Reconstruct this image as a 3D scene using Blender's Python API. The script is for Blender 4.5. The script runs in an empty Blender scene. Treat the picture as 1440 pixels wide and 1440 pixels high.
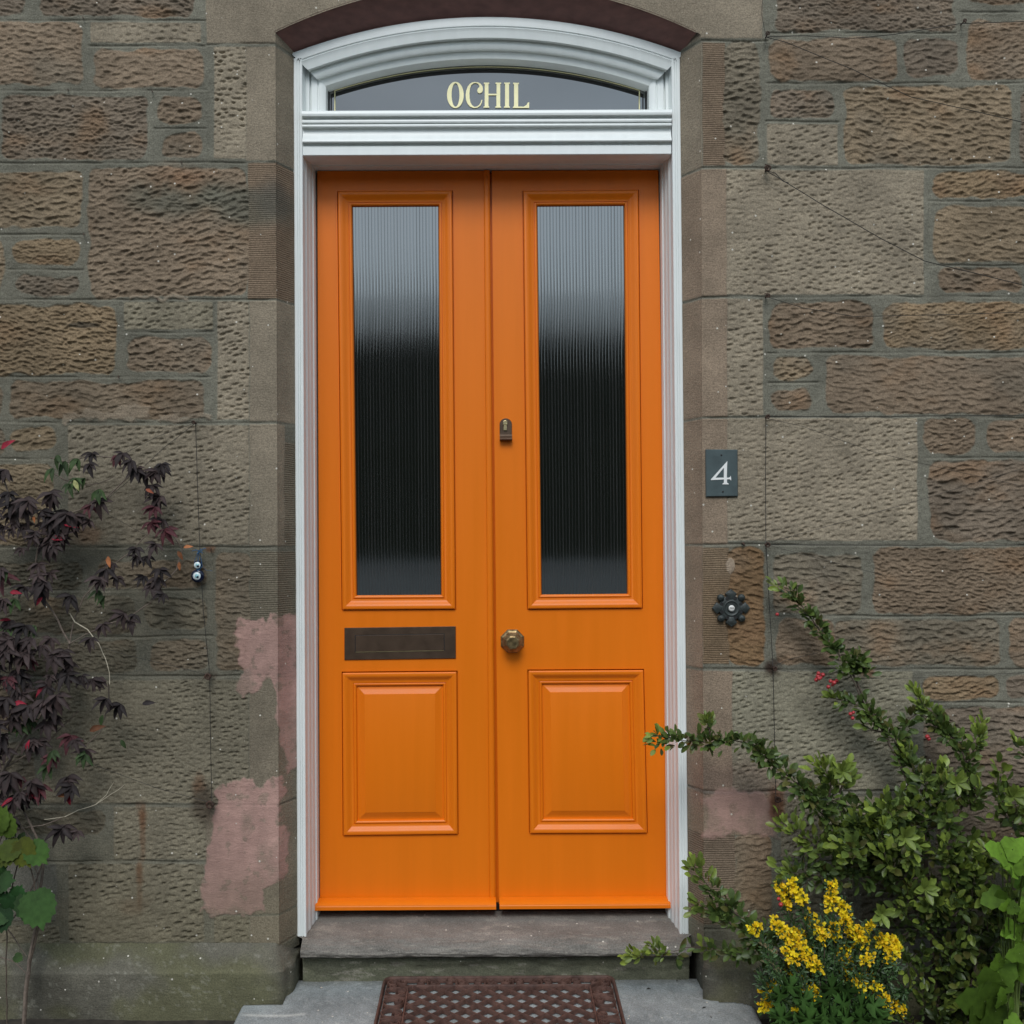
import bpy, bmesh, math, random
import numpy as np
from mathutils import Matrix, Vector

# ------------------------------------------------------------------ scene, camera, sky, sun, exposure
sc = bpy.context.scene
col = sc.collection
PITCH, ROLL = math.radians(1.6), math.radians(-0.3)
CAM = np.array([0.0, -2.76, 1.2155])
cam_d = bpy.data.cameras.new("camera"); cam = bpy.data.objects.new("camera", cam_d); col.objects.link(cam)
cam_m = Matrix.Translation(Vector(CAM)) @ Matrix.Rotation(math.radians(90) + PITCH, 4, 'X') @ Matrix.Rotation(ROLL, 4, 'Z')
cam.matrix_world = cam_m
cam_d.sensor_width = 36; cam_d.lens = 36; cam_d.shift_x = 30 / 1440
cam_d.clip_start = .05; cam_d.clip_end = 500
sc.camera = cam

world = bpy.data.worlds.new("World"); sc.world = world; world.use_nodes = True
wn, wl = world.node_tree.nodes, world.node_tree.links
wn.clear()
sky = wn.new('ShaderNodeTexSky'); sky.sky_type = 'NISHITA'; sky.sun_disc = False
sky.sun_elevation = math.radians(52); sky.sun_rotation = math.radians(200)
sky.air_density = 1.3; sky.dust_density = 1.2; sky.ozone_density = 3.2
hs = wn.new('ShaderNodeHueSaturation'); hs.inputs['Saturation'].default_value = .55; hs.inputs['Value'].default_value = 1; hs.inputs['Hue'].default_value = .475
bg = wn.new('ShaderNodeBackground'); bg.inputs['Strength'].default_value = .14
wo = wn.new('ShaderNodeOutputWorld')
wl.new(sky.outputs[0], hs.inputs['Color'])
wtc = wn.new('ShaderNodeTexCoord'); wns = wn.new('ShaderNodeTexNoise'); wns.inputs['Scale'].default_value = 2.6; wns.inputs['Detail'].default_value = 5   # soft cloud cover
wmp = wn.new('ShaderNodeMapping'); wmp.inputs['Scale'].default_value = (1, 1, 2.2); wl.new(wtc.outputs['Generated'], wmp.inputs[0]); wl.new(wmp.outputs[0], wns.inputs['Vector'])
wmr = wn.new('ShaderNodeMapRange'); wmr.inputs[1].default_value = .3; wmr.inputs[2].default_value = .7; wmr.inputs[3].default_value = .78; wmr.inputs[4].default_value = 1.28; wl.new(wns.outputs[0], wmr.inputs[0])
wsc = wn.new('ShaderNodeVectorMath'); wsc.operation = 'SCALE'; wl.new(hs.outputs[0], wsc.inputs[0]); wl.new(wmr.outputs[0], wsc.inputs['Scale']); wl.new(wsc.outputs[0], bg.inputs[0]); wl.new(bg.outputs[0], wo.inputs[0])
sun_d = bpy.data.lights.new("sun", 'SUN'); sun_d.energy = 1.45; sun_d.angle = math.radians(26); sun_d.color = (1, 1, .985)
sun = bpy.data.objects.new("sun", sun_d); col.objects.link(sun)
sun.rotation_euler = Vector((.05, .84, -.86)).to_track_quat('-Z', 'Y').to_euler()
sc.view_settings.view_transform = 'Standard'; sc.view_settings.look = 'None'
sc.view_settings.exposure = 0.14; sc.view_settings.gamma = 1

# ------------------------------------------------------------------ helpers
RM = np.array(cam_m.to_3x3())
def P(px, py, Y):
    "point of the photograph (1440 px) on the plane y = Y"
    px = np.asarray(px, float); py = np.asarray(py, float); Y = np.asarray(Y, float)
    v = np.stack(np.broadcast_arrays((px - 690) / 1440, -(py - 720) / 1440, -1.0), -1)
    d = v @ RM.T
    t = (Y - CAM[1]) / d[..., 1]
    return CAM + d * t[..., None]
def PZ(px, py, Z):
    v = np.array([(px - 690) / 1440, -(py - 720) / 1440, -1.0]); d = RM @ v
    return CAM + d * ((Z - CAM[2]) / d[2])
def proj(p):
    v = (np.asarray(p) - CAM) @ RM
    return 690 + 1440 * v[..., 0] / -v[..., 2], 720 - 1440 * v[..., 1] / -v[..., 2]

W0 = .05      # plane of the wall face
rng = np.random.default_rng(7)
random.seed(7)
TAB = np.random.default_rng(3).random((256, 256, 4))
def noise2(x, y, s, k=0):
    x = x / s + 31.7 * (k + 1); y = y / s + 17.3 * (k + 1)
    xi = np.floor(x).astype(int); yi = np.floor(y).astype(int)
    fx = x - xi; fy = y - yi
    fx = fx * fx * (3 - 2 * fx); fy = fy * fy * (3 - 2 * fy)
    T = TAB[:, :, k % 4]
    a = T[xi % 256, yi % 256]; b = T[(xi + 1) % 256, yi % 256]
    c = T[xi % 256, (yi + 1) % 256]; d = T[(xi + 1) % 256, (yi + 1) % 256]
    return (a * (1 - fx) + b * fx) * (1 - fy) + (c * (1 - fx) + d * fx) * fy - .5
def fbm(x, y, s, k=0, n=4):
    r = 0; a = 1
    for i in range(n):
        r = r + a * noise2(x, y, s, k + i * 5); s = s / 2.03; a *= .5
    return r
def smooth(a, b, x):
    t = np.clip((x - a) / (b - a), 0, 1)
    return t * t * (3 - 2 * t)

def link(o, parent=None):
    col.objects.link(o)
    if parent is not None:
        o.parent = parent
        o.matrix_parent_inverse = Matrix.Translation(-parent.location) if parent.type == 'EMPTY' else parent.matrix_parent_inverse
    return o
def mesh(name, V, F, mat, parent=None, smooth_=False, colr=None, mask=None, sharp=None):
    me = bpy.data.meshes.new(name)
    V = np.asarray(V, np.float32).reshape(-1, 3)
    if isinstance(F, np.ndarray):
        n, k = F.shape
        me.vertices.add(len(V)); me.vertices.foreach_set('co', V.ravel())
        me.loops.add(n * k); me.loops.foreach_set('vertex_index', F.ravel().astype(np.int32))
        me.polygons.add(n); me.polygons.foreach_set('loop_start', np.arange(0, n * k, k, dtype=np.int32))
        me.update(calc_edges=True)
    else:
        me.from_pydata([tuple(map(float, v)) for v in V], [], [tuple(int(i) for i in f) for f in F])
    if smooth_:
        me.polygons.foreach_set('use_smooth', np.ones(len(me.polygons), bool))
        if sharp:
            me.set_sharp_from_angle(angle=math.radians(sharp))
    if colr is not None:
        a = me.color_attributes.new('Col', 'FLOAT_COLOR', 'POINT')
        c = np.ones((len(V), 4), np.float32); c[:, :3] = colr
        if mask is not None: c[:, 3] = mask
        a.data.foreach_set('color', c.ravel())
    me.materials.append(mat)
    o = bpy.data.objects.new(name, me)
    if parent is not None and parent.type != 'EMPTY':
        col.objects.link(o); o.parent = parent
    else:
        link(o, parent)
    return o
def root(name, label, cat, loc=(0, 0, 0), group=None, kind=None):
    o = bpy.data.objects.new(name, None); o.location = loc; col.objects.link(o)
    o.empty_display_size = .05
    return tag(o, label, cat, group, kind)
def tag(o, label, cat=None, group=None, kind=None):
    o['label'] = label
    if cat: o['category'] = cat
    if group: o['group'] = group
    if kind: o['kind'] = kind
    return o

class MB:
    def __init__(s): s.V = []; s.F = []
    def add(s, V, F):
        b = len(s.V); s.V += [tuple(map(float, v)) for v in V]; s.F += [tuple(i + b for i in f) for f in F]
    def box(s, x0, x1, y0, y1, z0, z1):
        s.add([(x, y, z) for x in (x0, x1) for y in (y0, y1) for z in (z0, z1)],
              [(0, 1, 3, 2), (4, 6, 7, 5), (0, 4, 5, 1), (2, 3, 7, 6), (0, 2, 6, 4), (1, 5, 7, 3)])
    def tube(s, pts, r, n=6, close=True):
        pts = [Vector(p) for p in pts]; rs = r if isinstance(r, (list, tuple)) else [r] * len(pts)
        V = []; F = []
        for i, p in enumerate(pts):
            t = (pts[min(i + 1, len(pts) - 1)] - pts[max(i - 1, 0)]).normalized()
            a = Vector((0, 1, 0)) if abs(t.y) < .9 else Vector((1, 0, 0))
            u = t.cross(a).normalized(); w = t.cross(u)
            for k in range(n):
                an = 2 * math.pi * k / n
                V.append(p + (u * math.cos(an) + w * math.sin(an)) * rs[i])
        for i in range(len(pts) - 1):
            for k in range(n):
                F.append((i * n + k, i * n + (k + 1) % n, (i + 1) * n + (k + 1) % n, (i + 1) * n + k))
        if close:
            F.append(tuple(range(n))); F.append(tuple(reversed(range((len(pts) - 1) * n, len(pts) * n))))
        s.add(V, F)
    def lathe(s, c, prof, n=24, ax='y', rot=0, sx=1):
        "prof = (radius, offset along -y)"
        V = []; F = []
        for (r, h) in prof:
            for k in range(n):
                a = 2 * math.pi * k / n + rot
                V.append((c[0] + r * math.cos(a) * sx, c[1] - h, c[2] + r * math.sin(a)))
        for i in range(len(prof) - 1):
            for k in range(n):
                F.append((i * n + k, (i + 1) * n + k, (i + 1) * n + (k + 1) % n, i * n + (k + 1) % n))
        F.append(tuple(reversed(range((len(prof) - 1) * n, len(prof) * n))))
        s.add(V, F)
    def build(s, name, mat, parent=None, smooth_=False, sharp=None):
        return mesh(name, s.V, s.F, mat, parent, smooth_, sharp=sharp)

def grid_faces(nr, nc, keep=None):
    i = np.arange(nr * nc).reshape(nr, nc)
    F = np.stack([i[:-1, :-1], i[:-1, 1:], i[1:, 1:], i[1:, :-1]], -1).reshape(-1, 4)
    return F if keep is None else F[keep.reshape(-1)]

# ------------------------------------------------------------------ materials
def newmat(name):
    m = bpy.data.materials.new(name); m.use_nodes = True
    n = m.node_tree.nodes; l = m.node_tree.links
    return m, n, l, n['Principled BSDF']
def simple(name, c, rough=.5, metal=0, var=.12, scale=40, bump=.0, bscale=300, spec=.5, coat=0, var2=None, stretch=None, ior=1.5):
    m, n, l, b = newmat(name)
    tc = n.new('ShaderNodeTexCoord'); mp = n.new('ShaderNodeMapping'); l.new(tc.outputs['Object'], mp.inputs[0])
    if stretch: mp.inputs['Scale'].default_value = stretch
    ns = n.new('ShaderNodeTexNoise'); ns.inputs['Scale'].default_value = scale; ns.inputs['Detail'].default_value = 6
    l.new(mp.outputs[0], ns.inputs['Vector'])
    mx = n.new('ShaderNodeMix'); mx.data_type = 'RGBA'
    c2 = var2 or tuple(v * (1 + var) for v in c); c1 = tuple(v * (1 - var) for v in c)
    mx.inputs[6].default_value = (*c1, 1); mx.inputs[7].default_value = (*c2, 1)
    mr = n.new('ShaderNodeMapRange'); mr.inputs[1].default_value = .3; mr.inputs[2].default_value = .7
    l.new(ns.outputs[0], mr.inputs[0]); l.new(mr.outputs[0], mx.inputs[0]); l.new(mx.outputs[2], b.inputs['Base Color'])
    b.inputs['Roughness'].default_value = rough; b.inputs['Metallic'].default_value = metal
    b.inputs['IOR'].default_value = ior
    b.inputs['Specular IOR Level'].default_value = spec; b.inputs['Coat Weight'].default_value = coat
    r2 = n.new('ShaderNodeMapRange'); r2.inputs[3].default_value = max(0, rough - .07); r2.inputs[4].default_value = min(1, rough + .07)
    l.new(ns.outputs[0], r2.inputs[0]); l.new(r2.outputs[0], b.inputs['Roughness'])
    if bump:
        nb = n.new('ShaderNodeTexNoise'); nb.inputs['Scale'].default_value = bscale; nb.inputs['Detail'].default_value = 4
        l.new(mp.outputs[0], nb.inputs['Vector'])
        bp = n.new('ShaderNodeBump'); bp.inputs['Strength'].default_value = bump; bp.inputs['Distance'].default_value = .001
        l.new(nb.outputs[0], bp.inputs['Height']); l.new(bp.outputs[0], b.inputs['Normal'])
    return m
def stone_mat(name, comb=True):
    "colour per stone from the mesh, grain, sand specks and fine horizontal tooling (where the mask says so) from nodes"
    m, n, l, b = newmat(name)
    at = n.new('ShaderNodeAttribute'); at.attribute_name = 'Col'
    tc = n.new('ShaderNodeTexCoord')
    def nz(scale, det=3, rough=.6):
        x = n.new('ShaderNodeTexNoise'); x.inputs['Scale'].default_value = scale; x.inputs['Detail'].default_value = det
        x.inputs['Roughness'].default_value = rough; l.new(tc.outputs['Object'], x.inputs['Vector']); return x
    def mr(src, a, b_, c, d):
        x = n.new('ShaderNodeMapRange'); x.inputs[1].default_value = a; x.inputs[2].default_value = b_
        x.inputs[3].default_value = c; x.inputs[4].default_value = d; l.new(src, x.inputs[0]); return x.outputs[0]
    def mul(c, f):
        x = n.new('ShaderNodeVectorMath'); x.operation = 'SCALE'; l.new(c, x.inputs[0]); l.new(f, x.inputs['Scale']); return x.outputs[0]
    g1 = nz(260, 3, .7); g2 = nz(12, 5, .6)
    sm1 = n.new('ShaderNodeMath'); sm1.operation = 'SUBTRACT'; sm1.use_clamp = True; sm1.inputs[1].default_value = 1; l.new(at.outputs['Alpha'], sm1.inputs[0])   # 1 where limewash hides the grain
    gm = n.new('ShaderNodeMix'); gm.inputs[3].default_value = 1.0; l.new(mr(g1.outputs[0], .3, .7, .66, 1.34), gm.inputs[2])
    sm2 = n.new('ShaderNodeMath'); sm2.operation = 'MULTIPLY'; sm2.inputs[1].default_value = .8; l.new(sm1.outputs[0], sm2.inputs[0]); l.new(sm2.outputs[0], gm.inputs[0])
    c = mul(at.outputs['Color'], gm.outputs[0])
    c = mul(c, mr(g2.outputs[0], .3, .7, .84, 1.16))
    # quartz flecks
    vo = n.new('ShaderNodeTexVoronoi'); vo.inputs['Scale'].default_value = 46; l.new(tc.outputs['Object'], vo.inputs['Vector'])
    fl = n.new('ShaderNodeMath'); fl.operation = 'LESS_THAN'; fl.inputs[1].default_value = .12; l.new(vo.outputs['Distance'], fl.inputs[0])
    sx = n.new('ShaderNodeSeparateColor'); l.new(vo.outputs['Color'], sx.inputs[0])
    f2 = n.new('ShaderNodeMath'); f2.operation = 'GREATER_THAN'; f2.inputs[1].default_value = .86; l.new(sx.outputs[0], f2.inputs[0])
    fm = n.new('ShaderNodeMath'); fm.operation = 'MULTIPLY'; l.new(fl.outputs[0], fm.inputs[0]); l.new(f2.outputs[0], fm.inputs[1])
    mx = n.new('ShaderNodeMix'); mx.data_type = 'RGBA'; mx.inputs[7].default_value = (.62, .58, .5, 1)
    l.new(fm.outputs[0], mx.inputs[0]); l.new(c, mx.inputs[6])
    l.new(mx.outputs[2], b.inputs['Base Color'])
    b.inputs['Roughness'].default_value = .88; b.inputs['Specular IOR Level'].default_value = .25
    # bump: grain + tooling
    sp = n.new('ShaderNodeSeparateXYZ'); l.new(tc.outputs['Object'], sp.inputs[0])
    w = n.new('ShaderNodeMath'); w.operation = 'MULTIPLY_ADD'; w.inputs[1].default_value = 1050
    dn = nz(9, 3); dm = n.new('ShaderNodeMath'); dm.operation = 'MULTIPLY'; dm.inputs[1].default_value = 9; l.new(dn.outputs[0], dm.inputs[0])
    l.new(sp.outputs[2], w.inputs[0]); l.new(dm.outputs[0], w.inputs[2])
    sn = n.new('ShaderNodeMath'); sn.operation = 'SINE'; l.new(w.outputs[0], sn.inputs[0])
    inv = n.new('ShaderNodeMath'); inv.operation = 'SUBTRACT'; inv.use_clamp = True; inv.inputs[0].default_value = 1; l.new(at.outputs['Alpha'], inv.inputs[1])
    tm = n.new('ShaderNodeMath'); tm.operation = 'MULTIPLY'; l.new(sn.outputs[0], tm.inputs[0]); l.new(inv.outputs[0], tm.inputs[1])
    t2 = n.new('ShaderNodeMath'); t2.operation = 'MULTIPLY'; l.new(tm.outputs[0], t2.inputs[0]); t2.inputs[1].default_value = .5
    g3 = nz(420, 2, .6)
    ad0 = n.new('ShaderNodeMath'); ad0.operation = 'ADD'; l.new(t2.outputs[0], ad0.inputs[0]); l.new(g3.outputs[0], ad0.inputs[1])
    mp2 = n.new('ShaderNodeMapping'); mp2.inputs['Scale'].default_value = (.55, .55, 1.35); l.new(tc.outputs['Object'], mp2.inputs[0])
    g5 = n.new('ShaderNodeTexNoise'); g5.inputs['Scale'].default_value = 150; g5.inputs['Detail'].default_value = 3; g5.inputs['Roughness'].default_value = .6; l.new(mp2.outputs[0], g5.inputs['Vector'])
    m5 = n.new('ShaderNodeMath'); m5.operation = 'MULTIPLY'; m5.inputs[1].default_value = 1.5; l.new(g5.outputs[0], m5.inputs[0])
    ad = n.new('ShaderNodeMath'); ad.operation = 'ADD'; l.new(ad0.outputs[0], ad.inputs[0]); l.new(m5.outputs[0], ad.inputs[1])
    bp = n.new('ShaderNodeBump'); bp.inputs['Strength'].default_value = .75; bp.inputs['Distance'].default_value = .0014
    l.new(ad.outputs[0], bp.inputs['Height']); l.new(bp.outputs[0], b.inputs['Normal'])
    return m
def attr_mat(name, rough=.5, spec=.4, trans=0.0, var=.25, scale=60):
    m, n, l, b = newmat(name)
    at = n.new('ShaderNodeAttribute'); at.attribute_name = 'Col'
    tc = n.new('ShaderNodeTexCoord')
    ns = n.new('ShaderNodeTexNoise'); ns.inputs['Scale'].default_value = scale; ns.inputs['Detail'].default_value = 4
    l.new(tc.outputs['Object'], ns.inputs['Vector'])
    mr = n.new('ShaderNodeMapRange'); mr.inputs[1].default_value = .3; mr.inputs[2].default_value = .7
    mr.inputs[3].default_value = 1 - var; mr.inputs[4].default_value = 1 + var; l.new(ns.outputs[0], mr.inputs[0])
    x = n.new('ShaderNodeVectorMath'); x.operation = 'SCALE'; l.new(at.outputs['Color'], x.inputs[0]); l.new(mr.outputs[0], x.inputs['Scale'])
    l.new(x.outputs[0], b.inputs['Base Color'])
    b.inputs['Roughness'].default_value = rough; b.inputs['Specular IOR Level'].default_value = spec
    if trans:
        t = n.new('ShaderNodeBsdfTranslucent'); l.new(x.outputs[0], t.inputs[0])
        ms = n.new('ShaderNodeMixShader'); ms.inputs[0].default_value = trans
        l.new(b.outputs[0], ms.inputs[1]); l.new(t.outputs[0], ms.inputs[2]); l.new(ms.outputs[0], n['Material Output'].inputs[0])
    return m

def lin(r, g, b):
    f = lambda v: ((v / 255 + .055) / 1.055) ** 2.4 if v > 10 else v / 255 / 12.92
    return (f(r), f(g), f(b))

M = {}
M['stone'] = stone_mat('sandstone')
M['white'] = simple('white_gloss_paint', (.80, .835, .82), rough=.38, var=.03, scale=14, bump=.12, bscale=90, stretch=(3, 3, .5))
M['orange'] = simple('orange_satin_paint', (.79, .180, .002), rough=.40, var=.03, scale=6, bump=.09, bscale=90, spec=.36, stretch=(5, 5, .3))
M['glass'] = simple('dark_pane_glass', (.004, .004, .0045), rough=.02, var=.1, spec=.5, ior=2.7)
M['reeded'] = simple('reeded_glass', (.004, .0045, .0045), rough=.05, var=.1, spec=.5, ior=2.9)
m, n, l, b = newmat('reeded_glass')      # groove stripes painted grey and dull for uneven reflection across the reeds
at = n.new('ShaderNodeAttribute'); at.attribute_name = 'Col'; l.new(at.outputs['Color'], b.inputs['Base Color'])
b.inputs['Roughness'].default_value = .05; b.inputs['IOR'].default_value = 2.9
ns = n.new('ShaderNodeTexNoise'); ns.inputs['Scale'].default_value = 5; l.new(n.new('ShaderNodeTexCoord').outputs['Object'], ns.inputs['Vector'])
mrr = n.new('ShaderNodeMapRange'); mrr.inputs[3].default_value = .03; mrr.inputs[4].default_value = .09; l.new(ns.outputs[0], mrr.inputs[0]); l.new(mrr.outputs[0], b.inputs['Roughness'])
l.new(at.outputs['Alpha'], b.inputs['Specular IOR Level'])
M['reeded'] = m
M['gold'] = simple('pale_gold_leaf', (.93, .86, .50), rough=.45, var=.05, scale=80)
M['bronze'] = simple('aged_bronze', (.12, .08, .055), rough=.42, metal=.75, var=.14, scale=30, bump=.2, bscale=260)
M['knob'] = simple('worn_brass', (.26, .19, .095), rough=.38, metal=.9, var=.5, scale=90, bump=.4, bscale=420)
M['brass'] = simple('brass', (.55, .46, .26), rough=.35, metal=1, var=.15)
M['black'] = simple('black_rubber', (.01, .01, .01), rough=.6)
M['slate'] = simple('slate', (.058, .082, .085), rough=.5, var=.18, scale=30, bump=.3, bscale=120)
M['numwhite'] = simple('white_enamel', (.82, .82, .8), rough=.5, var=.03)
M['iron'] = simple('black_iron', (.038, .046, .044), rough=.5, metal=.2, var=.35, scale=70, bump=.5, bscale=300)
M['button'] = simple('white_button', (.75, .74, .7), rough=.3, var=.03)
M['wire'] = simple('rusty_wire', (.018, .015, .013), rough=.6, var=.3)
M['rust'] = simple('rusty_iron', (.055, .028, .018), rough=.85, var=.5, scale=200)
M['mat'] = simple('rust_brown_rubber', (.085, .040, .030), rough=.62, var=.3, scale=45, bump=.5, bscale=260, var2=(.14, .070, .052))
M['soffit'] = simple('oxblood_masonry_paint', (.20, .098, .086), rough=.75, var=.22, scale=22, bump=.7, bscale=70, stretch=(1, 1, 3))
M['caulk'] = simple('lime_mortar', (.42, .42, .40), rough=.9, var=.2, scale=90, bump=.8, bscale=200)
M['leaf'] = attr_mat('glossy_leaf', rough=.42, spec=.45, trans=.18, var=.2, scale=120)
M['petal'] = attr_mat('petal', rough=.55, spec=.3, trans=.25, var=.1)
M['soft'] = attr_mat('soft_leaf', rough=.68, spec=.22, trans=.22, var=.22, scale=70)
M['vine'] = simple('vine_stem', (.15, .115, .09), rough=.85, var=.3, scale=120)
M['purple'] = attr_mat('creeper_leaf', rough=.6, spec=.22, trans=.12, var=.3, scale=90)
M['bark'] = simple('bark', (.085, .062, .045), rough=.85, var=.35, scale=120, bump=.6)
M['palebark'] = simple('dry_stem', (.50, .44, .33), rough=.8, var=.15, scale=120)
M['berry'] = simple('red_berry', (.40, .035, .04), rough=.3, var=.2)
# ------------------------------------------------------------------ the house wall (stones measured from the photo)
LS = -300; RS = 1760
R, K, PL, CB, PK = 'rough', 'pick', 'plain', 'comb', 'pink'
brown = [lin(109, 94, 80), lin(104, 89, 75), lin(112, 97, 80), lin(101, 89, 78), lin(111, 99, 86)]
ochre = lin(114, 96, 76); greyb = lin(101, 92, 80); dirt = lin(92, 84, 72)
cK = lin(124, 113, 99); cK2 = lin(114, 106, 92); cP = lin(118, 107, 94); cPr = lin(122, 106, 92); cC = lin(104, 88, 74)
MORTAR = lin(98, 95, 86); ILL = .72
stones = [
 # left side
 (-60, 31, -60, 22, R, brown[3]), (55, 272, -60, 22, R, brown[3]), (-90, 115, 33, 118, R, brown[0]), (128, 282, 32, 60, K, cK), (133, 283, 71, 122, R, brown[0]),
 (5, 206, 136, 222, R, brown[3]), (-110, -2, 136, 222, R, brown[1]), (224, 281, 136, 172, R, brown[0]), (232, 284, 188, 221, R, brown[1]),
 (301, 346, 66, 223, K, cK), (346, 430, 66, 226, PL, cP), (290, 684, -60, 61, PL, cP),
 (-120, 115, 243, 318, R, brown[2]), (18, 112, 338, 371, R, ochre), (25, 110, 388, 414, R, brown[3]), (-90, 3, 338, 414, R, brown[2]),
 (127, 348, 236, 417, R, brown[0]), (349, 430, 229, 420, CB, cC),
 (-100, 160, 430, 526, R, ochre), (174, 300, 425, 463, K, cK2), (180, 295, 476, 523, R, brown[0]), (15, 289, 538, 588, R, brown[1]), (-90, 2, 538, 588, R, brown[0]),
 (306, 350, 424, 590, K, cK), (351, 430, 423, 592, PL, cP),
 (12, 79, 603, 633, R, ochre), (-90, 74, 653, 766, R, ochre), (-90, 3, 600, 640, R, brown[1]), (96, 350, 598, 766, K, cK), (351, 400, 596, 767, PL, cP), (400, 430, 620, 767, CB, greyb),
 (-90, 112, 792, 826, R, dirt), (140, 291, 790, 826, R, brown[1]), (-90, 190, 840, 890, R, dirt), (205, 293, 842, 886, R, dirt), (-90, 192, 902, 946, R, dirt), (214, 293, 902, 942, R, brown[1]),
 (306, 350, 777, 942, R, brown[1]), (352, 430, 775, 946, CB, greyb),
 (60, 350, 956, 1129, K, cK2), (-90, 48, 960, 1030, R, brown[1]), (-90, 48, 1045, 1129, R, greyb), (351, 430, 950, 1130, PL, cP),
 (-90, 145, 1140, 1172, R, dirt), (160, 290, 1135, 1209, K, cK2), (290, 430, 1132, 1285, PL, cP), (-90, 142, 1180, 1206, PL, MORTAR),
 (97, 287, 1215, 1324, K, cK2), (-90, 80, 1215, 1295, PL, lin(100, 98, 94)), (-90, 84, 1302, 1326, K, cK2), (301, 350, 1288, 1326, K, cK2), (351, 430, 1288, 1330, PL, cP),
 # right side
 (1092, 1341, -60, 43, R, brown[3]), (686, 1073, -60, 54, PL, cP), (1360, 1480, -60, 4, R, brown[1]), (1085, 1261, 56, 112, R, brown[0]), (1273, 1346, 57, 106, R, brown[3]), (1362, 1500, 31, 111, R, brown[0]),
 (1086, 1171, 127, 165, R, brown[3]), (1079, 1178, 175, 232, K, cK), (1190, 1421, 122, 230, R, brown[2]), (1436, 1560, 127, 230, R, brown[3]),
 (940, 987, 60, 235, PL, cP), (988, 1020, 60, 233, CB, cC), (1020, 1067, 60, 232, R, greyb),
 (940, 1022, 238, 416, PL, cPr), (1022, 1299, 239, 414, K, cK), (1312, 1500, 243, 278, R, ochre), (1316, 1500, 291, 368, R, brown[2]), (1320, 1434, 378, 411, R, brown[1]), (1448, 1560, 378, 411, R, brown[3]),
 (940, 1023, 420, 586, PL, cPr), (1023, 1073, 420, 584, K, cK), (1084, 1229, 426, 490, R, brown[1]), (1244, 1520, 427, 490, R, ochre), (1088, 1139, 505, 532, R, brown[2]), (1085, 1141, 547, 573, R, brown[1]), (1161, 1500, 503, 580, R, brown[0]),
 (940, 1023, 589, 765, PL, cPr), (1023, 1290, 588, 760, K, cK), (1300, 1370, 590, 637, R, brown[1]), (1392, 1500, 590, 637, R, brown[0]), (1308, 1500, 649, 760, R, brown[3]),
 (940, 988, 768, 940, PL, cPr), (988, 1025, 770, 934, CB, lin(100, 83, 66)), (1025, 1074, 770, 934, R, lin(104, 82, 60)),
 (1090, 1212, 779, 862, R, greyb), (1230, 1520, 771, 862, R, brown[1]), (1095, 1174, 872, 934, R, brown[1]), (1176, 1403, 872, 935, R, greyb), (1421, 1560, 873, 935, R, brown[0]),
 (940, 1030, 944, 1112, PL, cPr), (1030, 1283, 944, 1110, K, lin(118, 112, 98)), (1300, 1400, 952, 982, R, ochre), (1415, 1560, 950, 982, R, brown[3]), (1300, 1560, 996, 1110, R, brown[3]),
 (940, 1033, 1116, 1175, PL, cPr), (1033, 1087, 1116, 1175, PL, cPr), (940, 1034, 1175, 1300, CB, lin(108, 92, 80)), (1034, 1084, 1177, 1292, R, lin(114, 96, 80)),
 (1098, 1300, 1120, 1205, K, cK2), (1315, 1560, 1120, 1205, R, brown[3]), (1098, 1200, 1218, 1300, K, cK2), (1212, 1400, 1218, 1300, K, dirt), (1412, 1560, 1218, 1300, R, dirt),
]
# courses outside the photograph, so the wall goes on
rr = random.Random(11)
y = -900
while y < 1300:
    h = rr.choice([60, 85, 110])
    for (xa, xb) in ((-1250, -100 if y > -62 else 430), (1530 if y > -62 else 480, 2700)):
        x = xa
        while x < xb:
            w = rr.choice([120, 180, 240]); x1 = min(x + w, xb)
            if x1 - x > 40 and not (y < -60 < y + h): stones.append((x + 8, x1 - 6, y + 7, min(y + h, 1312) - 7, R, rr.choice(brown)))
            x = x1
    y += h
hj = [(-400, 290, 28), (125, 290, 64), (-400, 290, 127), (216, 290, 181), (-400, 430, 229), (-400, 118, 330), (12, 118, 379), (-400, 430, 421), (172, 300, 467),
      (-400, 296, 530), (-400, 430, 594), (-60, 90, 645), (-400, 430, 770), (-60, 300, 830), (-60, 300, 895), (-400, 430, 950), (-400, 430, 1132), (-400, 290, 1211), (-400, 430, 1328), (290, 430, 62),
      (940, 1080, 57), (1080, 1345, 46), (1350, 1900, 16), (1078, 1900, 117), (1076, 1180, 171), (940, 1900, 236), (1305, 1900, 283), (1305, 1900, 373), (940, 1900, 417),
      (1078, 1900, 496), (1080, 1152, 538), (940, 1900, 587), (1300, 1900, 643), (940, 1900, 766), (1092, 1900, 866), (940, 1900, 941), (1292, 1900, 988), (940, 1900, 1113), (1090, 1900, 1211), (940, 1900, 1306)]
vj = [(290, -60, 62), (293, 66, 229), (302, 425, 590), (299, 775, 948), (118, 235, 420), (1076, 58, 236), (1306, 238, 415), (1077, 420, 585), (1297, 590, 765), (1081, 770, 940), (1292, 944, 1110), (1090, 1116, 1300), (88, 1215, 1326), (1072, -60, 56),(1182,120,236),(1152,500,585)]

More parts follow.
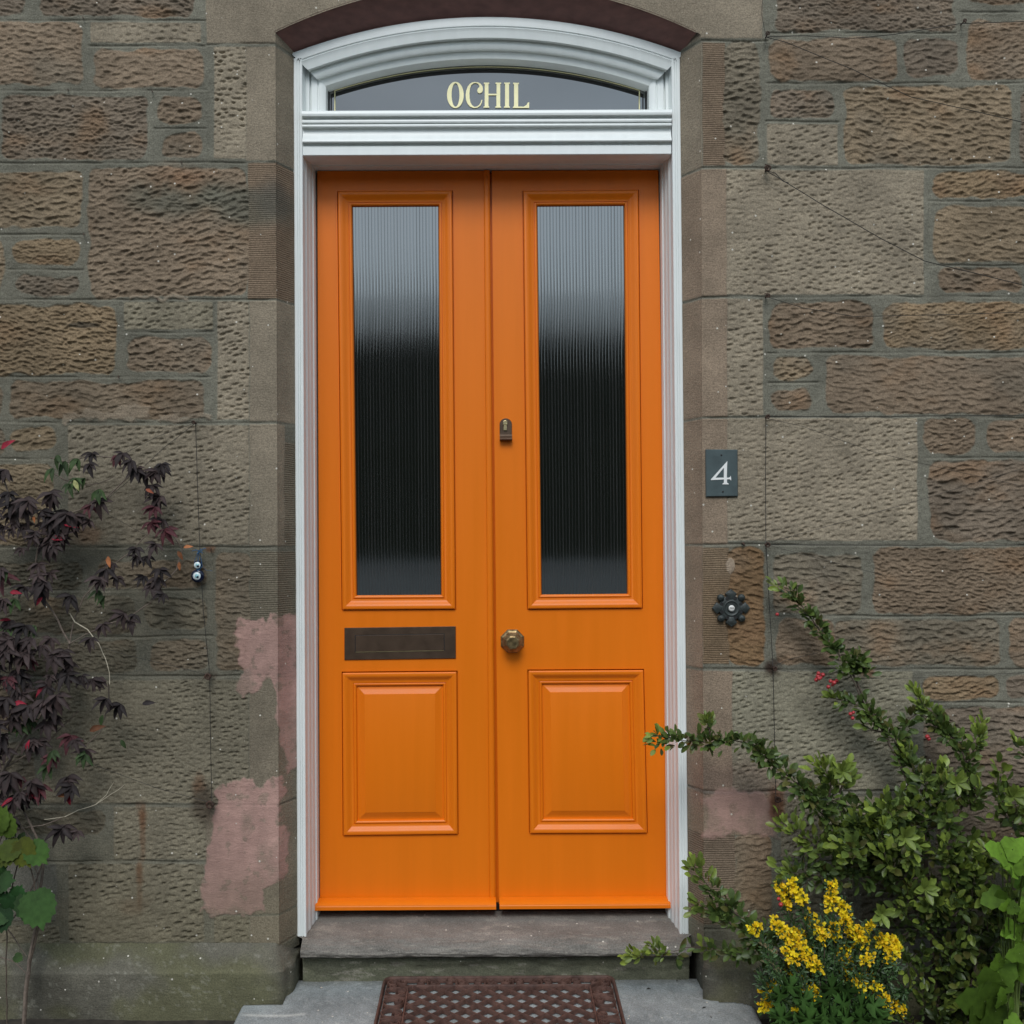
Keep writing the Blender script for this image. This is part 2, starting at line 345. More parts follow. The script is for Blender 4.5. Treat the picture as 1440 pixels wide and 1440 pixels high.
def scoops(X, Yp, cw, ch, a, b, depth, slope, k):
    Yq = Yp + slope * X
    j0 = np.floor(Yq / ch).astype(int); out = np.zeros_like(X)
    for dj in (-1, 0, 1):
        j = j0 + dj
        xo = (j % 2) * .5 * cw + (j * 37 % 11) * .3 * cw / 11
        i0 = np.floor((X - xo) / cw).astype(int)
        for di in (-1, 0, 1):
            i = i0 + di
            r = TAB[(i + k * 13) % 256, (j + k * 29) % 256]
            cx = xo + (i + .5 + (r[..., 0] - .5) * .75) * cw; cy = (j + .5 + (r[..., 1] - .5) * .8) * ch
            u = (X - cx) / (a * (.65 + .7 * r[..., 2])); v = (Yq - cy) / b
            v = v + .25 * (r[..., 3] - .5) * u
            v = np.where(v < 0, v * 2.4, v * .75)
            out = np.minimum(out, -depth * (.45 + .8 * r[..., 3]) * np.clip(1 - u * u - v * v, 0, 1))
    return out

def wall_fields(px, py):
    "px, py arrays (2-D) -> height towards the viewer (mm), colour, tooling mask"
    sh = px.shape
    wx = px + 7 * fbm(px, py, 30, 1, 4); wy = py + 6.5 * fbm(px, py, 30, 2, 4)
    H = 2.0 * fbm(px, py, 16, 3, 4) + 1.0 * fbm(px, py, 4.5, 1, 2) + .5
    C = np.empty(sh + (3,)); C[:] = MORTAR
    C *= (1 + .28 * fbm(px, py, 60, 4, 4))[..., None]
    # weathered mortar lumps
    T = np.zeros(sh)
    for si, (x0, x1, y0, y1, typ, c) in enumerate(stones):
        pad = 8
        rows = np.where((py.max(1) > y0 - pad) & (py.min(1) < y1 + pad))[0]
        cols = np.where((px.max(0) > x0 - pad) & (px.min(0) < x1 + pad))[0]
        if len(rows) == 0 or len(cols) == 0: continue
        s = (slice(rows[0], rows[-1] + 1), slice(cols[0], cols[-1] + 1))
        X, Yy = px[s], py[s]
        rough = typ == R
        ux, uy = (wx[s], wy[s]) if rough else (X + .25 * (wx[s] - X), Yy + .25 * (wy[s] - Yy))
        rad = 13 if rough else 1.5
        qx = np.abs(ux - (x0 + x1) / 2) - (x1 - x0) / 2 + rad; qy = np.abs(uy - (y0 + y1) / 2) - (y1 - y0) / 2 + rad
        d = -(np.hypot(np.maximum(qx, 0), np.maximum(qy, 0)) + np.minimum(np.maximum(qx, qy), 0) - rad) + (1.5 if rough else 0)
        m = smooth(-1.0, 2.2 if rough else 1.2, d)
        k = si % 37
        sl = (((si * 53) % 17) / 17 - .35) * .28
        if typ == R:
            Xw = X + 5 * noise2(X, Yy, 24, si % 5) + 3 * noise2(X, Yy, 9, si % 7); Yw = Yy + 6 * noise2(X, Yy, 26, si % 6) + 3.2 * noise2(X, Yy, 10, si % 4)
            g_ = .62 + .38 * ((si * 29 % 13) / 13); dp = .7 + .45 * ((si * 17 % 11) / 11)
            z = scoops(Xw / g_, Yw / g_, 12.5, 7.4, 10.5, 5.9, 6.8 * dp, sl, k)
            z = np.minimum(z, scoops(Xw / g_ + 31, Yw / g_ + 9, 17, 11.5, 11.5, 5.0, 6.8 * dp, sl * .5 - .04, k + 5))
            h = 3.0 + 2.4 * smooth(0, 12, d) + 1.0 + z + 2.0 * fbm(X, Yy, 55, si % 9, 2) + 1.3 * fbm(X, Yy * 1.9, 7, 7, 3)
        elif typ == K:
            Xw = X + 5 * noise2(X, Yy, 30, si % 5); Yw = Yy + 5 * noise2(X, Yy, 34, si % 6)
            g_ = .9 + .3 * ((si * 29 % 13) / 13)
            z = scoops(Xw / g_, Yw / g_, 11.2, 8.2, 5.0, 3.1, 4.4 + 2.4 * ((si * 17 % 11) / 11), .16 if si % 3 else .05, k)
            z = z * (.35 + .65 * smooth(-.35, .05, noise2(X, Yy, 60, si % 8)))
            h = 1.6 + z + .7 * fbm(X, Yy, 12, 5, 3) + .8 * fbm(X, Yy, 70, 6, 2)
        else:
            h = 1.2 + .35 * fbm(X, Yy, 20, 3, 4)
        var = fbm(X, Yy, 70, si % 11, 4)
        cc = np.array(c) * (1 + (.27 if rough else .16) * var + (.10 if rough else 0) * ((si * 31 % 7) / 7 - .5))[..., None]
        if rough:   # iron bands in the sandstone
            w = smooth(.0, .7, fbm(X, Yy * 1.4, 60, 13 + si % 5, 4))[..., None]
            cc = cc * (1 - w * .6) + np.array(lin(114, 88, 66)) * w * .6
            w = smooth(.15, .55, fbm(X, Yy, 90, 3 + si % 7, 3))[..., None]
            cc = cc * (1 - w * .5) + np.array(lin(96, 88, 78)) * w * .5
        H[s] = H[s] * (1 - m) + h * m
        C[s] = C[s] * (1 - m[..., None]) + cc * m[..., None]
        T[s] = T[s] * (1 - m) + (1.0 if typ == CB else 0) * m
    # struck joints
    for (x0, x1, yy) in hj:
        yc = yy + 1.3 * noise2(px, px * 0 + yy, 50, 2) * 2 + .6 * noise2(px, px * 0 + yy, 9, 3)
        e = smooth(x0 - 3, x0 + 3, px) * (1 - smooth(x1 - 3, x1 + 3, px))
        br = .25 + .75 * smooth(-.25, .1, noise2(px, px * 0 + yy, 34, 1))
        g = np.exp(-((py - yc) / 1.25) ** 2) * e * br
        lip = np.exp(-((py - yc - 3.2) / 1.6) ** 2) * e * (.1 + .9 * smooth(-.2, .25, noise2(px, px * 0 + yy, 41, 2)))
        H += -3.8 * g + 1.1 * lip
        C *= (1 - .28 * g + .05 * lip)[..., None]
    for (xx, y0, y1) in vj:
        xc = xx + 1.2 * noise2(px * 0 + xx, py, 40, 2) * 2
        e = smooth(y0 - 3, y0 + 3, py) * (1 - smooth(y1 - 3, y1 + 3, py))
        g = np.exp(-((px - xc) / 1.2) ** 2) * e * (.35 + .5 * smooth(-.2, .2, noise2(px * 0 + xx, py, 30, 1)))
        H += -2.0 * g
    # thin margin lines round the picked faces
    for (xx, y0, y1) in [(348.5, 66, 1130), (1021.5, 238, 765), (1033, 945, 1175)]:
        xs = xx + (py - y0) * .002
        g = np.exp(-((px - xs) / .9) ** 2) * smooth(y0, y0 + 3, py) * (1 - smooth(y1 - 3, y1, py)); H += -1.2 * g
    rmin, rmax, cmin, cmax = py.min(1), py.max(1), px.min(0), px.max(0)
    def blob(cx, cy, rx, ry, warp=.5, k=0, soft=.25):
        f = 1.5 + soft + warp
        rows = np.where((rmax > cy - ry * f) & (rmin < cy + ry * f))[0]; cols = np.where((cmax > cx - rx * f) & (cmin < cx + rx * f))[0]
        if len(rows) == 0 or len(cols) == 0: return None
        s = (slice(rows[0], rows[-1] + 1), slice(cols[0], cols[-1] + 1))
        d = np.hypot((px[s] - cx) / rx, (py[s] - cy) / ry) + warp * fbm(px[s], py[s], (rx + ry) * .6, k, 4)
        return s, (1 - smooth(1 - soft, 1 + soft, d))[..., None]
    def rectb(x0, x1, y0, y1, w=4, k=0, soft=3):
        ax = px + w * fbm(px, py, 22, k, 4) * 2; ay = py + w * fbm(px, py, 16, k + 1, 4) * 2
        d = np.minimum(np.minimum(ax - x0, x1 - ax), np.minimum(ay - y0, y1 - ay))
        return smooth(-soft, soft, d)[..., None]
    def mixc(w, c, a=1):
        nonlocal C
        if w is None: return
        if isinstance(w, tuple):
            s, w = w; C[s] = C[s] * (1 - w * a) + np.array(c) * w * a; return
        C = C * (1 - w * a) + np.array(c) * w * a
    # stains and repairs that are on the stone itself
    mixc(blob(262, 275, 70, 22, .5, 1, .5), lin(74, 76, 68), .6)
    mixc(blob(345, 290, 60, 24, .5, 2, .5), lin(76, 78, 70), .55)
    mixc(blob(388, 280, 26, 30, .5, 2, .5), lin(72, 70, 66), .5)
    mixc(blob(255, 250, 36, 22, .8, 3, .6), lin(112, 78, 54), .5)
    mixc(blob(117, 457, 26, 4, .3, 3, .3), lin(40, 36, 32), .8)
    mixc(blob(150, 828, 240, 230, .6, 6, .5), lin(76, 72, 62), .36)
    w = rectb(92, 208, 577 + 14 * noise2(px, py * 0, 26, 2), 592, 7, 4, 2) + rectb(225, 300, 584, 593, 5, 5, 2) + rectb(178, 265, 416, 421, 4, 6, 1.5); w = np.clip(w, 0, 1)
    mixc(w, lin(128, 114, 100), .7); H = H * (1 - .8 * w[..., 0]) + (3.6 + 1.5 * fbm(px, py, 7, 3, 3)) * .8 * w[..., 0]
    mixc(blob(990, 790, 60, 26, .4, 1, .4), lin(110, 96, 82), .3)
    w = blob(1027, 794, 7, 10, .5, 5, .1); mixc(w, lin(140, 124, 110), .85)
    if w is not None: H[w[0]] = H[w[0]] * (1 - w[1][..., 0]) + 2.5 * w[1][..., 0]
    # pink limewash patches
    pk = lin(166, 130, 124)
    drip = 34 * noise2(px, py * 0, 20, 2) + 14 * noise2(px, py * 0, 6, 3)
    w1 = rectb(335 + 8 * noise2(px * 0, py, 9, 3), 450, 868 + 16 * noise2(px, py * 0, 18, 1) + 7 * noise2(px, py * 0, 5, 2), 968 + drip + smooth(385, 412, px) * 40, 7, 2, 2)
    w2 = rectb(396 + 22 * noise2(px * 0, py, 60, 3) + 7 * noise2(px * 0, py, 9, 1), 450, 930, 1088 + drip * .4, 5, 3, 2)
    w3 = rectb(301 - smooth(1150, 1290, py) * 18 + 10 * smooth(1120, 1095, py), 394 + 10 * smooth(1130, 1220, py) - 34 * smooth(1236, 1252, py), 1098 + 12 * noise2(px, py * 0, 16, 2), 1284 - 10 * noise2(px, py * 0, 30, 1), 8, 4, 2)
    w4 = rectb(989, 1089, 1112 + 14 * noise2(px, py * 0, 22, 3), 1174, 7, 6, 4)
    for w, a in ((w1, .8), (w2, .7), (w3, .88), (w4, .62)):
        t = (1 + .22 * fbm(px * 2.5, py * .6, 40, 9, 4) + .18 * fbm(px, py * 5, 20, 8, 3))[..., None]
        wk = w * (.55 + .45 * smooth(-.42, -.05, fbm(px, py * .7, 34, 3, 5))[..., None]); wk = wk * (1 - .5 * smooth(.30, .42, fbm(px, py, 12, 5, 4))[..., None])
        C = C * (1 - wk * a) + np.array(pk) * t * wk * a
        H = H * (1 - .8 * w[..., 0]) + .8 * w[..., 0] * (2.6 + .9 * fbm(px * 1.6, py * .7, 16, 2, 4)); T = T * (1 - .9 * w[..., 0]) - wk[..., 0] * .95
    mixc(blob(1040, 1110, 70, 40, .5, 4, .5), lin(128, 100, 92), .35)
    # rust runs
    for (cx, cy, rx, ry, a) in ((200, 1146, 7, 13, .7), (201, 1172, 3.5, 30, .5), (197, 1224, 5, 16, .65), (196, 1250, 3.5, 30, .4), (188, 1272, 18, 12, .3), (287, 1130, 13, 30, .75), (1088, 938, 10, 9, .9), (1091, 1135, 9, 26, .7), (125, 752, 22, 10, .45), (295, 772, 6, 4, .7), (295, 950, 7, 5, .8), (280, 1100, 8, 14, .5), (1220, 945, 10, 6, .6)):
        mixc(blob(cx, cy, rx, ry, .9, int(cx) % 9, .6), lin(92, 52, 26) if a < .72 else lin(44, 30, 24), a)
    # algae near the ground, then darker tone behind the plants, both sides
    w = (smooth(1130, 1330, py + 60 * fbm(px, py, 120, 3, 3)))[..., None]; mixc(w, lin(86, 80, 62), .42)
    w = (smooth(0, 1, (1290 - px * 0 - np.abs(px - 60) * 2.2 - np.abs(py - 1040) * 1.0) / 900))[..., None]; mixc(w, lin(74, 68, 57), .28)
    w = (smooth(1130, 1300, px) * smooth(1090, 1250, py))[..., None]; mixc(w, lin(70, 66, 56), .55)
    # the odd black or white speck
    H += .25 * fbm(px, py, 4, 6, 2)
    return H, np.clip(C * np.array([.985, 1.0, .955]) / ILL, 0.004, .9), T

XL = lambda py: 387 + (py - 70) * .0042
XR = lambda py: 986 + (py - 60) * .0033
YA = lambda px: -23 + 671 - np.sqrt(np.maximum(671 ** 2 - (px - 682.5) ** 2, 1))
house = root('stone_house', 'old brown and grey sandstone house front around a bright orange double door', 'house', (0, 0, 0))

def wall_grid(x0, x1, z0, z1, step):
    xs = np.arange(x0, x1 + step * .5, step); zs = np.arange(z1, z0 - step * .5, -step)
    Xg, Zg = np.meshgrid(xs, zs)
    p = np.stack([Xg, Xg * 0 + W0, Zg], -1)
    return p, *proj(p)
# fine grid across the photograph
p, px, py = wall_grid(-1.44, 1.55, .10, 2.83, .0022)
for _once in (0,):
    pT = np.where(py < 0, 1, 0)
inside = (px > XL(py)) & (px < XR(py)) & (py > YA(px))
H, C, T = wall_fields(px, py)
allin = inside[:-1, :-1] & inside[1:, :-1] & inside[:-1, 1:] & inside[1:, 1:]
q = p.copy(); q[..., 1] = W0 - H / 1000
# snap the cut to the outline of the opening
below = inside & (py > 46)
toL = below & (px < 680); toR = below & (px >= 680)
nx = np.where(toL, XL(py) + .6, np.where(toR, XR(py) - .6, px))
nyy = np.where(inside & ~below, YA(px) + .4, py)
sn = P(nx, nyy, W0)
q[inside] = sn[inside]; q[inside, 1] = W0 - .0012
F = grid_faces(*px.shape, keep=~allin)
V1 = q.reshape(-1, 3); C1 = C.reshape(-1, 3); T1 = T.reshape(-1)
used = np.zeros(len(V1), bool); used[F.ravel()] = True
idx = np.cumsum(used) - 1
V1, C1, T1, F1 = V1[used], C1[used], T1[used], idx[F]
Vs, Cs, Ts, Fs = [V1], [C1], [T1], [F1]; base = len(V1)
# coarser wall beyond the picture
for (a, b_, c_, d_) in ((-3.0, -1.4402, .10, 3.9), (1.5502, 3.2, .10, 3.9), (-1.4398, 1.5498, 2.8302, 3.9)):
    p2, x2, y2 = wall_grid(a, b_, c_, d_, .007)
    h2, c2, t2 = wall_fields(x2, y2); p2[..., 1] = W0 - h2 / 1000
    f2 = grid_faces(*x2.shape) + base
    Vs.append(p2.reshape(-1, 3)); Cs.append(c2.reshape(-1, 3)); Ts.append(t2.reshape(-1)); Fs.append(f2); base += p2.shape[0] * p2.shape[1]
wall = mesh('wall', np.concatenate(Vs), np.concatenate(Fs), M['stone'], house, True, np.concatenate(Cs), 1 - np.concatenate(Ts))

# splayed reveals
def reveal(side):
    pys = np.arange(30, 1345, 1.3); ts = np.linspace(0, 1.12, 26)
    Pg, Tg = np.meshgrid(pys, ts, indexing='ij')
    if side < 0: xa = XL(Pg); xb = 413 + (Pg - 75) * .0042
    else: xa = XR(Pg); xb = 957 + (Pg - 240) * .0104
    a = P(xa, Pg, W0); b = P(xb, Pg + (75 - 46) * np.clip((200 - Pg) / 160, 0, 1) * 0, .12)
    b[..., 2] = a[..., 2]                 # level rows
    v = a + (b - a) * Tg[..., None]
    fx, fy = (xa + (xb - xa) * Tg, Pg)
    h, c, t = wall_fields(fx, fy)
    nrm = np.array([1.0, -.2, 0]) if side < 0 else np.array([-1.0, -.2, 0])
    e = smooth(0, .08, Tg)
    v = v + nrm * ((h - 1.5) * .5 / 1000 * e)[..., None]
    F = grid_faces(*Pg.shape)
    # fade the top of the strip into the springing
    mesh('door_reveal', v.reshape(-1, 3), F if side < 0 else F[:, ::-1], M['stone'], house, True, c.reshape(-1, 3), 1 - t.reshape(-1))
reveal(-1); reveal(1)
# painted arch soffit
ts = np.linspace(-1, 1, 500); us = np.linspace(-.01, 1.1, 26)
Tg, Ug = np.meshgrid(ts, us, indexing='ij')
ox = 682.5 + 296.5 * Tg; oy = YA(ox) - 1.5 * (Ug < 0)
ix = 685 + 274 * Tg; iy = 24 + 768 - np.sqrt(768 ** 2 - (ix - 685) ** 2) - 1
a = P(ox, oy, W0); b = P(ix, iy, .12)
v = a + (b - a) * Ug[..., None]
v[..., 2] += .0022 * fbm(Tg * 900, Ug * 120, 60, 3, 4) * smooth(0, .2, Ug); v[..., 1] = np.where(Ug < 0, W0 - .002, v[..., 1])
mesh('arch_soffit', v.reshape(-1, 3), grid_faces(*Tg.shape), M['soffit'], house, True)

# plinth
def plinth(side):
    zs = np.concatenate([np.arange(-.14, .07, .005), np.arange(.07, .142, .003)])
    if side < 0: corner = -.585; so = .70
    else: corner = .5835; so = .30
    n_out = int((3.0) / .006)
    U = []   # (x, y, nx, ny, pxlike)
    sg = -1 if side < 0 else 1
    for i in range(n_out, 0, -1):
        U.append((corner + sg * (.012 + i * .006), W0, 0, -1))
    for k in range(7):
        an = k / 6 * math.pi / 2
        cx, cy = corner + sg * .012, W0 + .012
        nxx, nyy_ = -sg * math.sin(an), -math.cos(an)
        U.append((cx + nxx * .012, cy + nyy_ * .012, nxx, nyy_))
    for i in range(1, 22): U.append((corner, W0 + .012 + i * .006, -sg, 0))
    U = np.array(U)
    Zg, Ig = np.meshgrid(zs, np.arange(len(U)), indexing='ij')
    u = U[Ig]
    off = .065 * (1 - smooth(.072, .130, Zg) * .0) * np.clip((.130 - Zg) / .056, 0, 1) - .006 * smooth(.128, .14, Zg)
    off += .010 * np.clip(.078 - Zg, 0, .004) / .004 * 0
    arc = Ig * 3.1; zz = Zg * 520
    nz = .0035 * fbm(arc, zz, 60, 3, 5) + .0016 * fbm(arc, zz, 8, 5, 3)
    k = np.where(np.abs(u[..., 2]) > .5, so, 1)
    o = off * k + nz
    v = np.stack([u[..., 0] + u[..., 2] * o, u[..., 1] + u[..., 3] * o, Zg], -1)
    fpx, fpy = proj(v)
    c = np.empty(v.shape); c[:] = lin(88, 85, 75)
    gr = smooth(-.1, .35, fbm(fpx, fpy, 90, 4, 4) + .25 * smooth(.06, -.03, Zg))[..., None]
    c = c * (1 - gr * .7) + np.array(lin(84, 83, 58)) * gr * .7
    dk = smooth(.0, .5, fbm(fpx, fpy, 110, 8, 3))[..., None]; c = c * (1 - .4 * dk)
    lc = smooth(.36, .46, fbm(fpx, fpy, 5, 6, 3) + .3 * np.maximum(fbm(fpx, fpy, 40, 2, 3), -.3))[..., None]
    c = c * (1 - lc * .28) + np.array(lin(136, 134, 122)) * lc * .28
    tl = smooth(.075, .085, Zg)[..., None]; c = c * (1 - .12 * tl)
    F = grid_faces(*Zg.shape)
    mesh('plinth', v.reshape(-1, 3), F[:, ::-1] if side < 0 else F, M['stone'], house, True, np.clip(c.reshape(-1, 3) / .72, .01, 1), np.ones(v.shape[0] * v.shape[1]))
plinth(-1); plinth(1)

# doorstep
prof = [(.30, .136), (.24, .133), (.18, .129), (.13, .123), (.10, .117), (.082, .109), (.070, .098), (.066, .088), (.070, .079), (.080, .074), (.094, .072), (.104, .070), (.106, .06), (.106, .03), (.107, 0), (.108, -.03)]
pts = []
for i in range(len(prof) - 1):
    for t in np.linspace(0, 1, 8, endpoint=False): pts.append((prof[i][0] * (1 - t) + prof[i + 1][0] * t, prof[i][1] * (1 - t) + prof[i + 1][1] * t))
pts = np.array(pts); k5 = np.ones(5) / 5
sm = np.stack([np.convolve(np.pad(pts[:, j], 2, 'edge'), k5, 'valid') for j in (0, 1)], -1)
xs = np.linspace(-1, 1, 280)
Jg, Xg = np.meshgrid(np.arange(len(sm)), xs, indexing='ij')
Yd = sm[Jg, 0]; Zd = sm[Jg, 1]
wd = smooth(.10, .125, Yd) * .026 * (Zd > .09); Xg = .008 + Xg * (.534 + wd)
edge = smooth(.10, .05, Yd)
nz = fbm(Xg * 500, Jg * 4., 40, 2, 5)
ledge = np.where(Zd < .07, .006 * smooth(.035, .055, Zd + .03 * fbm(Xg * 300, Xg * 0, 60, 7, 3)) * smooth(.07, .064, Zd), 0)
v = np.stack([Xg, Yd - .004 * nz * (.3 + edge) - ledge + .003 * fbm(Xg * 500, Jg * 3., 12, 4, 3), Zd + .004 * nz * smooth(.16, .10, Yd) * (Yd > .06) * (Zd > .08) + .0012 * fbm(Xg * 500, Jg * 5., 14, 5, 3)], -1)
c = np.empty(v.shape); c[:] = lin(104, 100, 94)
c *= (1 + .3 * fbm(Xg * 400, Jg * 6., 60, 3, 4))[..., None]
g = (smooth(.085, .06, Zd) * .8)[..., None]; c = c * (1 - g) + np.array(lin(80, 82, 64)) * (1 + .5 * fbm(Xg * 500, Zd * 800, 30, 3, 4))[..., None] * g
w = smooth(.28, .4, fbm(Xg * 480, Jg * 7., 18, 9, 4))[..., None] * .4; c = c * (1 - w) + np.array(lin(134, 128, 118)) * w
mesh('doorstep', v.reshape(-1, 3), grid_faces(*Xg.shape), M['stone'], house, True, np.clip(c.reshape(-1, 3) / .72, .01, 1), np.ones(Xg.size))

# ------------------------------------------------------------------ ground
pv = stone_mat('weathered_concrete')
xs = np.arange(-.664, .6845, .0045); ys = np.concatenate([np.arange(.114, -.42, -.0045), np.arange(-.42, -3.6, -.03)])
Xg, Yg = np.meshgrid(xs, ys)
e_in = (Yg > -.018) & ((Xg < -.560) | (Xg > .60))
Zg = .0009 * fbm(Xg * 500, Yg * 500, 30, 3, 5) - .0005 - .05 * np.clip(.105 - Yg, 0, 3.8)
rb = np.minimum(Xg + .664, .6845 - Xg); Zg = Zg - .006 * np.clip(1 - rb / .008, 0, 1) ** 2
cr = np.hypot(np.maximum(Xg - .6445, 0), np.maximum(Yg + .062, 0)); rnd = cr > .04
c = np.empty(Xg.shape + (3,)); c[:] = lin(136, 140, 139)
c *= (1 + .30 * fbm(Xg * 400, Yg * 400, 60, 2, 5) + .22 * fbm(Xg * 500, Yg * 500, 9, 5, 3))[..., None]
edge_ = smooth(.035, .0, .105 - Yg + .03 * fbm(Xg * 500, Yg * 500, 14, 1, 3))[..., None] * .35; c = c * (1 - edge_) + np.array(lin(84, 84, 74)) * edge_
w = smooth(.30, .38, fbm(Xg * 700, Yg * 700, 7, 7, 2))[..., None] * .3; c = c * (1 - w) + np.array(lin(168, 168, 162)) * w
ly = -.075 + .012 * noise2(Xg * 500, Xg * 0, 25, 3)
w = (np.exp(-((Yg - ly) / .006) ** 2) * smooth(-.66, -.63, Xg) * smooth(-.47, -.50, Xg + .02 * fbm(Xg * 900, Yg * 900, 8, 1, 3)))[..., None] * .8
c = c * (1 - w) + np.array(lin(196, 196, 190)) * w
kill = (e_in | (rnd & (Xg > .6445) & (Yg > -.062)))
F = grid_faces(*Xg.shape, keep=~(kill[:-1, :-1] | kill[1:, 1:] | kill[1:, :-1] | kill[:-1, 1:]))[:, ::-1]
path = mesh('path', np.stack([Xg, Yg, Zg], -1).reshape(-1, 3), F[:, ::-1], pv, None, True, np.clip(c.reshape(-1, 3) / .95, .01, 1), np.ones(Xg.size))
bm = bmesh.new(); bm.from_mesh(path.data)       # drop the free edges to give the slab its thickness
be = [e for e in bm.edges if e.is_boundary]
r = bmesh.ops.extrude_edge_only(bm, edges=be)
for v_ in r['geom']:
    if isinstance(v_, bmesh.types.BMVert): v_.co.z -= .09
loose = [v_ for v_ in bm.verts if not v_.link_faces]; bmesh.ops.delete(bm, geom=loose, context='VERTS')
bmesh.ops.recalc_face_normals(bm, faces=bm.faces)
bm.to_mesh(path.data); bm.free()
tag(path, 'worn grey concrete path slab in front of the doorstep', 'path', kind='structure')
# soil / garden ground reaching far out
g = 260
ax = np.sign(np.linspace(-1, 1, g)) * np.abs(np.linspace(-1, 1, g)) ** 3 * 60
Xg, Yg = np.meshgrid(ax, ax - .0)
zz = -.052 + np.clip(.02 * fbm(Xg * 300, Yg * 300, 40, 3, 4), -.03, .03) * (np.abs(Xg) < 6)
soil = mesh('ground', np.stack([Xg, Yg, zz], -1).reshape(-1, 3), grid_faces(g, g)[:, ::-1], simple('dark_soil', (.035, .028, .02), rough=.95, var=.5, scale=30, bump=1, bscale=60), None, True)
# keep the ground out of the house
me = soil.data
tag(soil, 'dark garden soil either side of the path', 'ground', kind='structure')
# ------------------------------------------------------------------ white door frame
frame = None
def strip(profile_pts, name, mat, parent, sharp=28):
    "profile_pts: (n_profile, n_along, 3)"
    A = np.asarray(profile_pts)
    return mesh(name, A.reshape(-1, 3), grid_faces(*A.shape[:2]), mat, parent, True, sharp=sharp)
cs = [(0, .150), (0, .119), (.8, .1165), (2.5, .1155), (9.5, .1155), (10.2, .1185), (11.4, .1185), (12, .1160), (15.6, .1160), (16.3, .1190), (17.6, .1190), (18.3, .1160), (23.4, .1160),
      (24.6, .1175), (25.2, .121), (25.2, .140), (26.5, .147), (29.5, .151), (30.2, .154), (30.2, .172), (31, .176), (34, .181), (35, .186), (35, .203), (36.5, .207), (39.2, .209), (40, .212), (40, .262)]
def casing(side):
    zt = np.linspace(0, 1, 60)
    rows = []
    for (u, Y) in cs:
        u = u / 1000
        top = P(413 if side < 0 else 956, 83, .12); bot = P(418.5 if side < 0 else 968, 1310, .12)
        zb = np.interp(Y, [.10, .13, .18, .24, .30], [.117, .123, .129, .133, .136]) - .0015
        z = bot[2] * 0 + zb + (top[2] - zb) * zt
        x = bot[0] + (top[0] - bot[0]) * (z - bot[2]) / (top[2] - bot[2]) - side * u
        wob = .0009 * noise2(z * 60, z * 0 + 3, 6, 2) * (u < .012)
        rows.append(np.stack([x + wob, z * 0 + Y, z], -1))
    A = np.array(rows)
    if side > 0: A = A[::-1]
    return A
A = casing(-1); frame = strip(A, 'door_frame', M['white'], house)
frame['label'] = 'white moulded timber frame with arched head round the orange doors'
casing_r = strip(casing(1), 'side_casing', M['white'], frame)
# caulk line between casing and stone
for side in (-1, 1):
    zt = np.linspace(0, 1, 500)
    top = P(413 if side < 0 else 956, 74, .12); bot = P(418.5 if side < 0 else 968, 1310, .12)
    z = .12 + (top[2] - .12) * zt
    x = bot[0] + (top[0] - bot[0]) * (z - bot[2]) / (top[2] - bot[2])
    wv = .0022 + .004 * np.clip(fbm(z * 500, z * 0 + side, 30, 2, 4), -.3, .6)
    A = np.array([np.stack([x + side * wv, z * 0 + .122, z], -1), np.stack([x + side * wv * .5, z * 0 + .1195, z], -1), np.stack([x - side * .0005, z * 0 + .1185, z], -1)])
    strip(A if side > 0 else A[::-1], 'sealant', M['caulk'], frame)
# arched head
hp = [(24, .150), (24, .118), (26, .116), (36, .116), (37, .119), (38.2, .119), (39, .116), (40, .117), (44, .119), (49, .1205), (53, .122), (53.5, .130), (56, .137), (57, .139), (59, .137), (63, .137), (67, .139), (69.5, .142), (70, .149), (72, .153), (74, .153), (79, .156), (82.3, .158), (83, .160), (83, .205)]
rows = []
for (cy, Y) in hp:
    k = (cy - 24) / 59
    Rr = 768 + (691 - 768) * k; hw = 276 + (229 - 276) * k; cx = 685.5
    x = cx + np.linspace(-hw, hw, 120)
    yy = cy + Rr - np.sqrt(Rr ** 2 - (x - cx) ** 2)
    Yd = min(Y, .16) if Y < .2 else Y
    w = P(x, yy, Yd)
    if Y >= .15 and cy in (24, 83):          # returns run straight back into the wall
        w = P(x, yy, .118 if cy == 24 else .160); w[..., 1] = Y
    rows.append(w)
strip(np.array(rows), 'arched_head', M['white'], frame)
# upright stiles beside the fanlight
for (x0, x1) in ((429, 459), (911.5, 942)):
    s = 1 if x0 < 600 else -1
    prof = [(0, .150), (6, .150), (7, .160), (8.5, .160), (9, .152), (17, .152), (18, .155), (19, .155), (20, .152), (23, .153), (28, .157), (29.5, .160), (30, .164), (30, .206)]
    zt = P(690, 97, .15)[2]; zb = P(690, 158, .15)[2]
    rows = []
    for (u, Y) in prof:
        xx = P((x0 + u) if s > 0 else (x1 - u), 135, min(Y, .165))[0]
        rows.append([(xx, Y, zb), (xx, Y, zt)])
    strip(np.array(rows)[::s], 'fanlight_stile', M['white'], frame)
